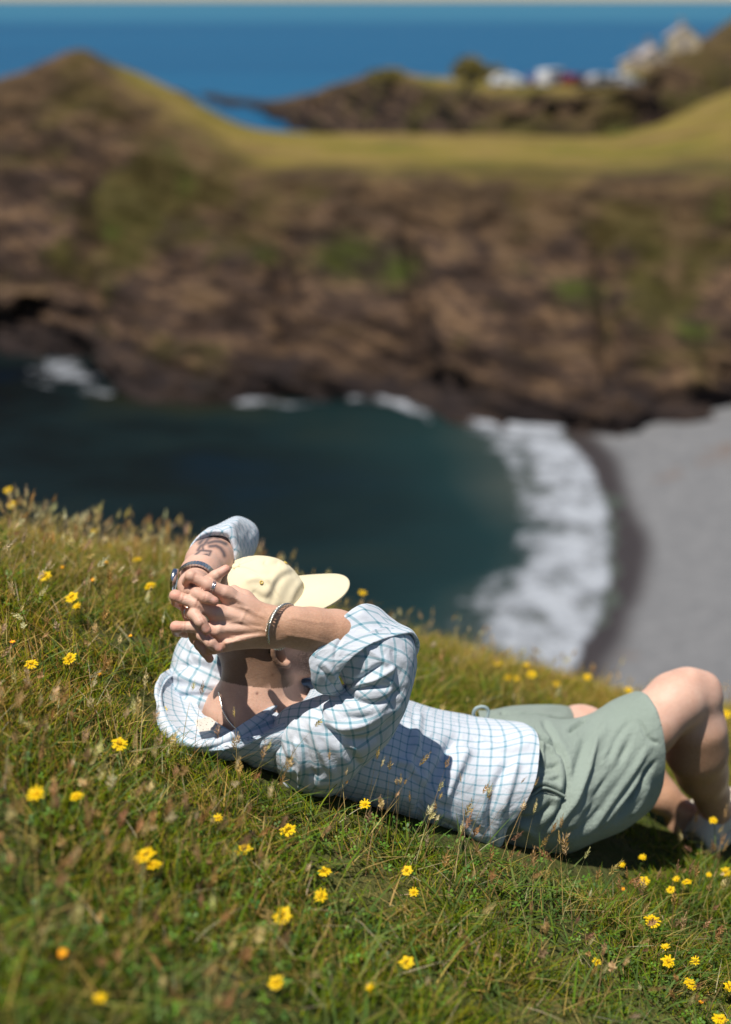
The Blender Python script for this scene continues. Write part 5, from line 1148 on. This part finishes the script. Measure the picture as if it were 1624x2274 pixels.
# ------------------------------------------------------------------ yellow hawkbit flowers, each one a plant
t = NT('petal_yellow'); tc = t.n('TexCoord').outputs['Object']; n1 = t.noise(300, tc, 2); t.P(color=t.mix(n1, (.86, .56, .004), (.92, .68, .012)), rough=.6, spec=.2)
tr = t.n('BsdfTranslucent', {0: (.9, .62, .01, 1)}); mx = t.n('MixShader', {0: .3}); t.t.links.new(t.b.outputs[0], mx.inputs[1]); t.t.links.new(tr.outputs[0], mx.inputs[2]); t.t.links.new(mx.outputs[0], t.out.inputs[0]); M_pet = t.m
M_ctr = simple('floret_centre', (.88, .58, .008), .8, 0, .2, 900); M_stem = simple('flower_stem', (.11, .17, .04), .6); M_orange = simple('petal_orange', (.80, .30, .01), .7, 0, .2, 400); M_bract = simple('bract', (.07, .10, .035), .7)
protos = []
def petals_mesh(seed, kind):
    g = np.random.default_rng(seed); V = []; F = []
    layers = ((20, .0125, .06), (15, .0095, .30), (10, .0062, .55)) if kind == 0 else ((16, .0115, .35), (12, .008, .7)) if kind == 1 else ((12, .0085, 1.15), (9, .008, 1.3))
    for n_, L, el in layers:
        for k in range(n_):
            a = 2 * math.pi * k / n_ + g.normal(0, .07); Lk = L * g.uniform(.72, 1.15); e = el + g.normal(0, .13); w = L * .105; o_ = len(V); ca, sa = math.cos(a), math.sin(a)
            for s, ww in ((.12, .5), (.5, 1.0), (.93, 1.12)):
                r_ = Lk * s * math.cos(e * (1 - .3 * s)); z = Lk * s * math.sin(e) - .0012 * s * s
                for q in (-1, 1): V.append((r_ * ca - q * w * ww * sa, r_ * sa + q * w * ww * ca, z))
            r_ = Lk * math.cos(e * .7); z = Lk * math.sin(e) * .97 - .0014
            for q in (-.7, 0, .7): V.append((r_ * (1 if q else .97) * ca - q * w * 1.1 * sa, r_ * ca * 0 + r_ * (1 if q else .97) * sa + q * w * 1.1 * ca, z))
            F += [(o_, o_ + 1, o_ + 3, o_ + 2), (o_ + 2, o_ + 3, o_ + 5, o_ + 4), (o_ + 4, o_ + 5, o_ + 8, o_ + 7, o_ + 6)]
    return mesh_data('petals', V, F, M_pet if kind < 2 else M_orange, smooth=False)
def centre_mesh(kind):
    g = np.random.default_rng(3 + kind); m = MB()
    for k in range(26):
        r_ = .0034 * math.sqrt(k / 26) * (1 if kind < 2 else .6); a = k * 2.4; m.tube([(r_ * math.cos(a), r_ * math.sin(a), .0005), (r_ * 1.25 * math.cos(a), r_ * 1.25 * math.sin(a), .0048 + g.uniform(0, .0016))], [.0006, .0004], 4)
    return mesh_data('flower_centre', np.concatenate(m.V), m.F, M_ctr)
def bract_mesh():
    m = MB(); m.tube([(0, 0, -.009), (0, 0, -.0065), (0, 0, -.003), (0, 0, .0012)], [.0012, .0030, .0036, .0042], 10); return mesh_data('flower_base', np.concatenate(m.V), m.F, M_bract)
for k in range(3): protos.append([petals_mesh(k * 5 + 1, k), centre_mesh(k), bract_mesh()])
protos.append([petals_mesh(77, 0), protos[0][1], protos[0][2]])
def flower(px, py, kind, label, hh=.05, tilt=None, scale=1.0, depth=None, yaw=0.0):
    if depth is None:
        for t_ in np.linspace(1.4, 7.0, 2400):
            w = P(px, py, t_)
            if w[2] < G(w[0], w[1]) + hh: depth = t_; break
        else: depth = 4.2
    w = P(px, py, depth); gz = float(G(w[0], w[1])); hh = max(.012, w[2] - gz); g = np.random.default_rng(int(px * 7 + py)); rt = np.array([w[0] + g.normal(0, .010), w[1] + g.normal(0, .010), gz - .004])
    e = empty('hawkbit_flower', tuple(rt), label, 'flower', 'yellow hawkbit flowers in the turf')
    ex, ey = (tilt if tilt else (g.normal(.30, .25), g.normal(-.15, .25)))
    up = Vector((-math.sin(ey) * 0 + g.normal(-.15, .2), -.35 + g.normal(0, .2), 1)).normalized()
    if tilt: up = Vector(tilt).normalized()
    rot = up.to_track_quat('Z', 'Y'); hp = Vector(w) - Vector(rt)
    for nm, me in zip(('petals', 'flower_centre', 'flower_base'), protos[kind]):
        o = bpy.data.objects.new(nm, me); COL.objects.link(o); o.parent = e; o.location = hp; o.rotation_mode = 'QUATERNION'; o.rotation_quaternion = rot; o.scale = (scale,) * 3
    u_ = np.array(up); A = np.array(hp) - u_ * .008 * scale; m = MB(); m.tube(cr(np.array([(0, 0, 0), (A[0] * .1, A[1] * .1, A[2] * .5), A - u_ * min(.02, hh * .3), A]), 12), [.0011] * 6 + [.0009] * 6, 6)
    m.build('stem', M_stem, e, local=True); return e
FL = [
 (18, 1088, 0, 'topmost yellow flower against the dark water at the far left skyline', .12, 1.15, 4.1), (27, 1120, 0, 'yellow flower just below the topmost one on the far left skyline', .09, 1.05, 4.0), (78, 1182, 0, 'small yellow flower on the skyline right of the two topmost ones', .09, .9, 3.9),
 (140, 1195, 0, 'bright yellow flower in the skyline grass, third from the left edge', .10, 1.0, 3.8), (126, 1208, 1, 'dim yellow flower half hidden below the third skyline flower', .08, .9, 3.8), (183, 1223, 1, 'yellow flower below the darkest skyline bloom at upper left', .06, .9, 3.6), (210, 1182, 1, 'dull golden flower rising highest between the left skyline grasses', .13, .9, 3.9),
 (250, 1210, 1, 'pale yellow flower among seed heads on the left skyline', .10, .8, 3.9), (235, 1251, 2, 'small orange bud in the blurred grass below the skyline, left of the man', .06, 1.0, 3.3), (305, 1242, 0, 'lone yellow flower in blurred grass left of the tattooed arm', .07, 1.0, 3.5), (100, 1278, 0, 'yellow flower behind pale seed heads at upper left', .07, 1.2, 3.0),
 (141, 1262, 2, 'tiny orange bud left of the pale seed heads', .06, .8, 3.2), (333, 1301, 0, 'large yellow flower closest to the left of the wristwatch', .07, 1.2, 3.1), (160, 1325, 0, 'open yellow flower with wide petals upper left, beside a closed orange bud', .06, 1.15, None), (210, 1292, 2, 'closed orange bud on a leaning green stalk at upper left', .08, 1.1, None),
 (172, 1347, 1, 'half closed yellow flower under the wide open one', .05, .9, None), (70, 1474, 0, 'open yellow flower nearest the left edge, level with the man\'s neck', .04, 1.1, None), (155, 1461, 0, 'yellow flower crossed by seed heads, right of the left edge flower', .05, 1.15, None), (292, 1415, 2, 'small orange bud left of the clasped hands', .05, .8, None),
 (265, 1651, 0, 'open yellow flower left of the gaping shirt collar', .055, 1.1, None), (222, 1500, 2, 'brownish orange bud in the grass left of the shirt shoulder', .03, .9, None), (30, 1430, 2, 'dark orange bud at the left edge above the lowest left flower', .05, 1.0, None), (376, 1492, 0, 'small yellow flower touching the left edge of the shirt shoulder', .03, .9, None), (364, 1578, 1, 'yellow flower half hidden under the outer edge of the collar', .02, .8, None),
 (82, 1765, 1, 'blurred yellow flower among tall seed heads at lower left edge', .07, 1.2, None), (170, 1768, 0, 'thin petalled yellow flower right of the tall seed heads at lower left', .07, .9, None), (485, 1818, 1, 'small half closed yellow flower below the shirt back', .03, .8, None), (640, 1842, 0, 'upright open yellow flower below the near shoulder', .03, 1.15, None),
 (542, 1886, 0, 'yellow flower seen from the side between the shoulder and the paired blooms', .03, 1.2, None), (322, 1898, 0, 'upper bloom of the pair touching each other at lower left', .05, 1.35, None), (342, 1920, 0, 'lower bloom of the pair touching each other at lower left', .045, 1.0, None), (722, 1934, 0, 'small yellow flower in grass directly above another below the man\'s back', .03, .9, None),
 (715, 1990, 1, 'yellow flower with a spent bud below the man\'s back', .03, 1.05, None), (627, 2031, 0, 'yellow flower leaning left in the middle of the lower left turf', .04, 1.15, None), (904, 1932, 0, 'flat side on yellow flower below the shirt hem, on a long stalk', .04, .8, None), (920, 1982, 1, 'yellow flower leaning on a seed head under the side on flower', .03, .8, None),
 (903, 2136, 0, 'yellow flower by the bare brown patch at the bottom centre', .03, .95, None), (613, 2182, 0, 'flattened yellow flower near the bottom edge left of centre', .02, 1.0, None), (822, 2194, 1, 'small yellow flower left of the bare patch near the bottom edge', .02, .75, None), (222, 2218, 1, 'blurred yellow bud near the bottom left corner', .04, .8, None), (145, 2120, 2, 'round blurred orange bud above the bottom left corner', .05, 1.1, None),
 (812, 1787, 1, 'yellow flower standing in front of the shaded shirt side', .09, .95, None), (1448, 2044, 0, 'largest open yellow flower on the right, facing up', .05, 1.3, None), (1431, 1955, 0, 'yellow flower below the shorts and above the largest right one', .05, .9, None), (1490, 1975, 0, 'small yellow flower left of the pair below the shoe', .04, .75, None), (1526, 1958, 0, 'bright bloom on the right of the pair below the shoe', .05, .9, None),
 (1503, 1953, 1, 'bloom on the left of the pair below the shoe', .05, .75, None), (1612, 1936, 0, 'yellow flower at the right edge below the shoe', .05, 1.0, None), (1575, 1943, 1, 'tiny yellow flower left of the right edge flower', .05, .6, None), (1382, 1922, 1, 'small yellow flower under the shadow of the thigh', .03, .7, None), (1428, 1905, 1, 'blurred yellow flower where the shorts\' shadow ends', .04, .8, None),
 (1484, 2135, 0, 'ragged yellow flower in front of dry stalks at lower right', .06, 1.1, None), (1545, 2135, 1, 'yellow flower right of the ragged one at lower right', .05, .85, None), (1533, 2184, 0, 'yellow flower below the ragged one at lower right', .05, 1.0, None), (1478, 2104, 1, 'small yellow flower above the ragged one, behind a seed head', .06, .8, None), (1325, 2137, 1, 'yellow bud beside brown stalks right of the bare patch', .05, .7, None),
 (1600, 2262, 0, 'yellow flower cut by the bottom right corner', .04, 1.1, None), (1556, 2228, 2, 'narrow orange bud above the bottom right corner', .04, .8, None), (1621, 2190, 0, 'yellow flower cut by the right edge near the bottom', .04, 1.0, None), (1385, 1955 + 20, 2, 'small orange bud left of the small right flowers', .03, .7, None),
 (1105, 1472, 0, 'leftmost yellow flower of the skyline group above the shirt hem', .09, 1.1, 4.1), (1130, 1503, 0, 'low yellow flower of the skyline group, left of a closer pair', .06, 1.1, 4.0), (1150, 1508, 1, 'yellow flower in the middle of the skyline group above the belly', .05, 1.0, 4.0), (1180, 1497, 0, 'rightmost bright flower of the skyline group above the shorts', .07, 1.2, 4.0), (1168, 1478, 1, 'faint upper flower of the skyline group above the shorts', .10, 1.0, 4.1),
 (1305, 1503, 0, 'lone yellow flower on the skyline between the shorts and the knee', .08, 1.2, 4.3), (1237, 1520, 1, 'dull yellow flower on the skyline left of the lone one', .06, 1.0, 4.1), (1396, 1531, 0, 'yellow flower touching the top of the shorts leg by the thigh', .05, 1.1, 4.0), (1612, 1585, 0, 'blurred yellow flower at the right edge beside the knee', .06, 1.3, 4.2), (1512, 1737, 2, 'small orange flower seen between the calf and the shorts', .03, .9, 3.75),
 (1585, 1873 - 50, 1, 'dull yellow flower in the shade in front of the ankle', .10, .9, 3.1), (805, 1318, 1, 'faint brown yellow flower head behind the cap brim on the skyline', .10, 1.1, 4.0),
]
for f in FL: flower(f[0], f[1], f[2] if f[2] else random.choice((0, 3)), f[3], f[4], None, f[5] * .95, f[6])
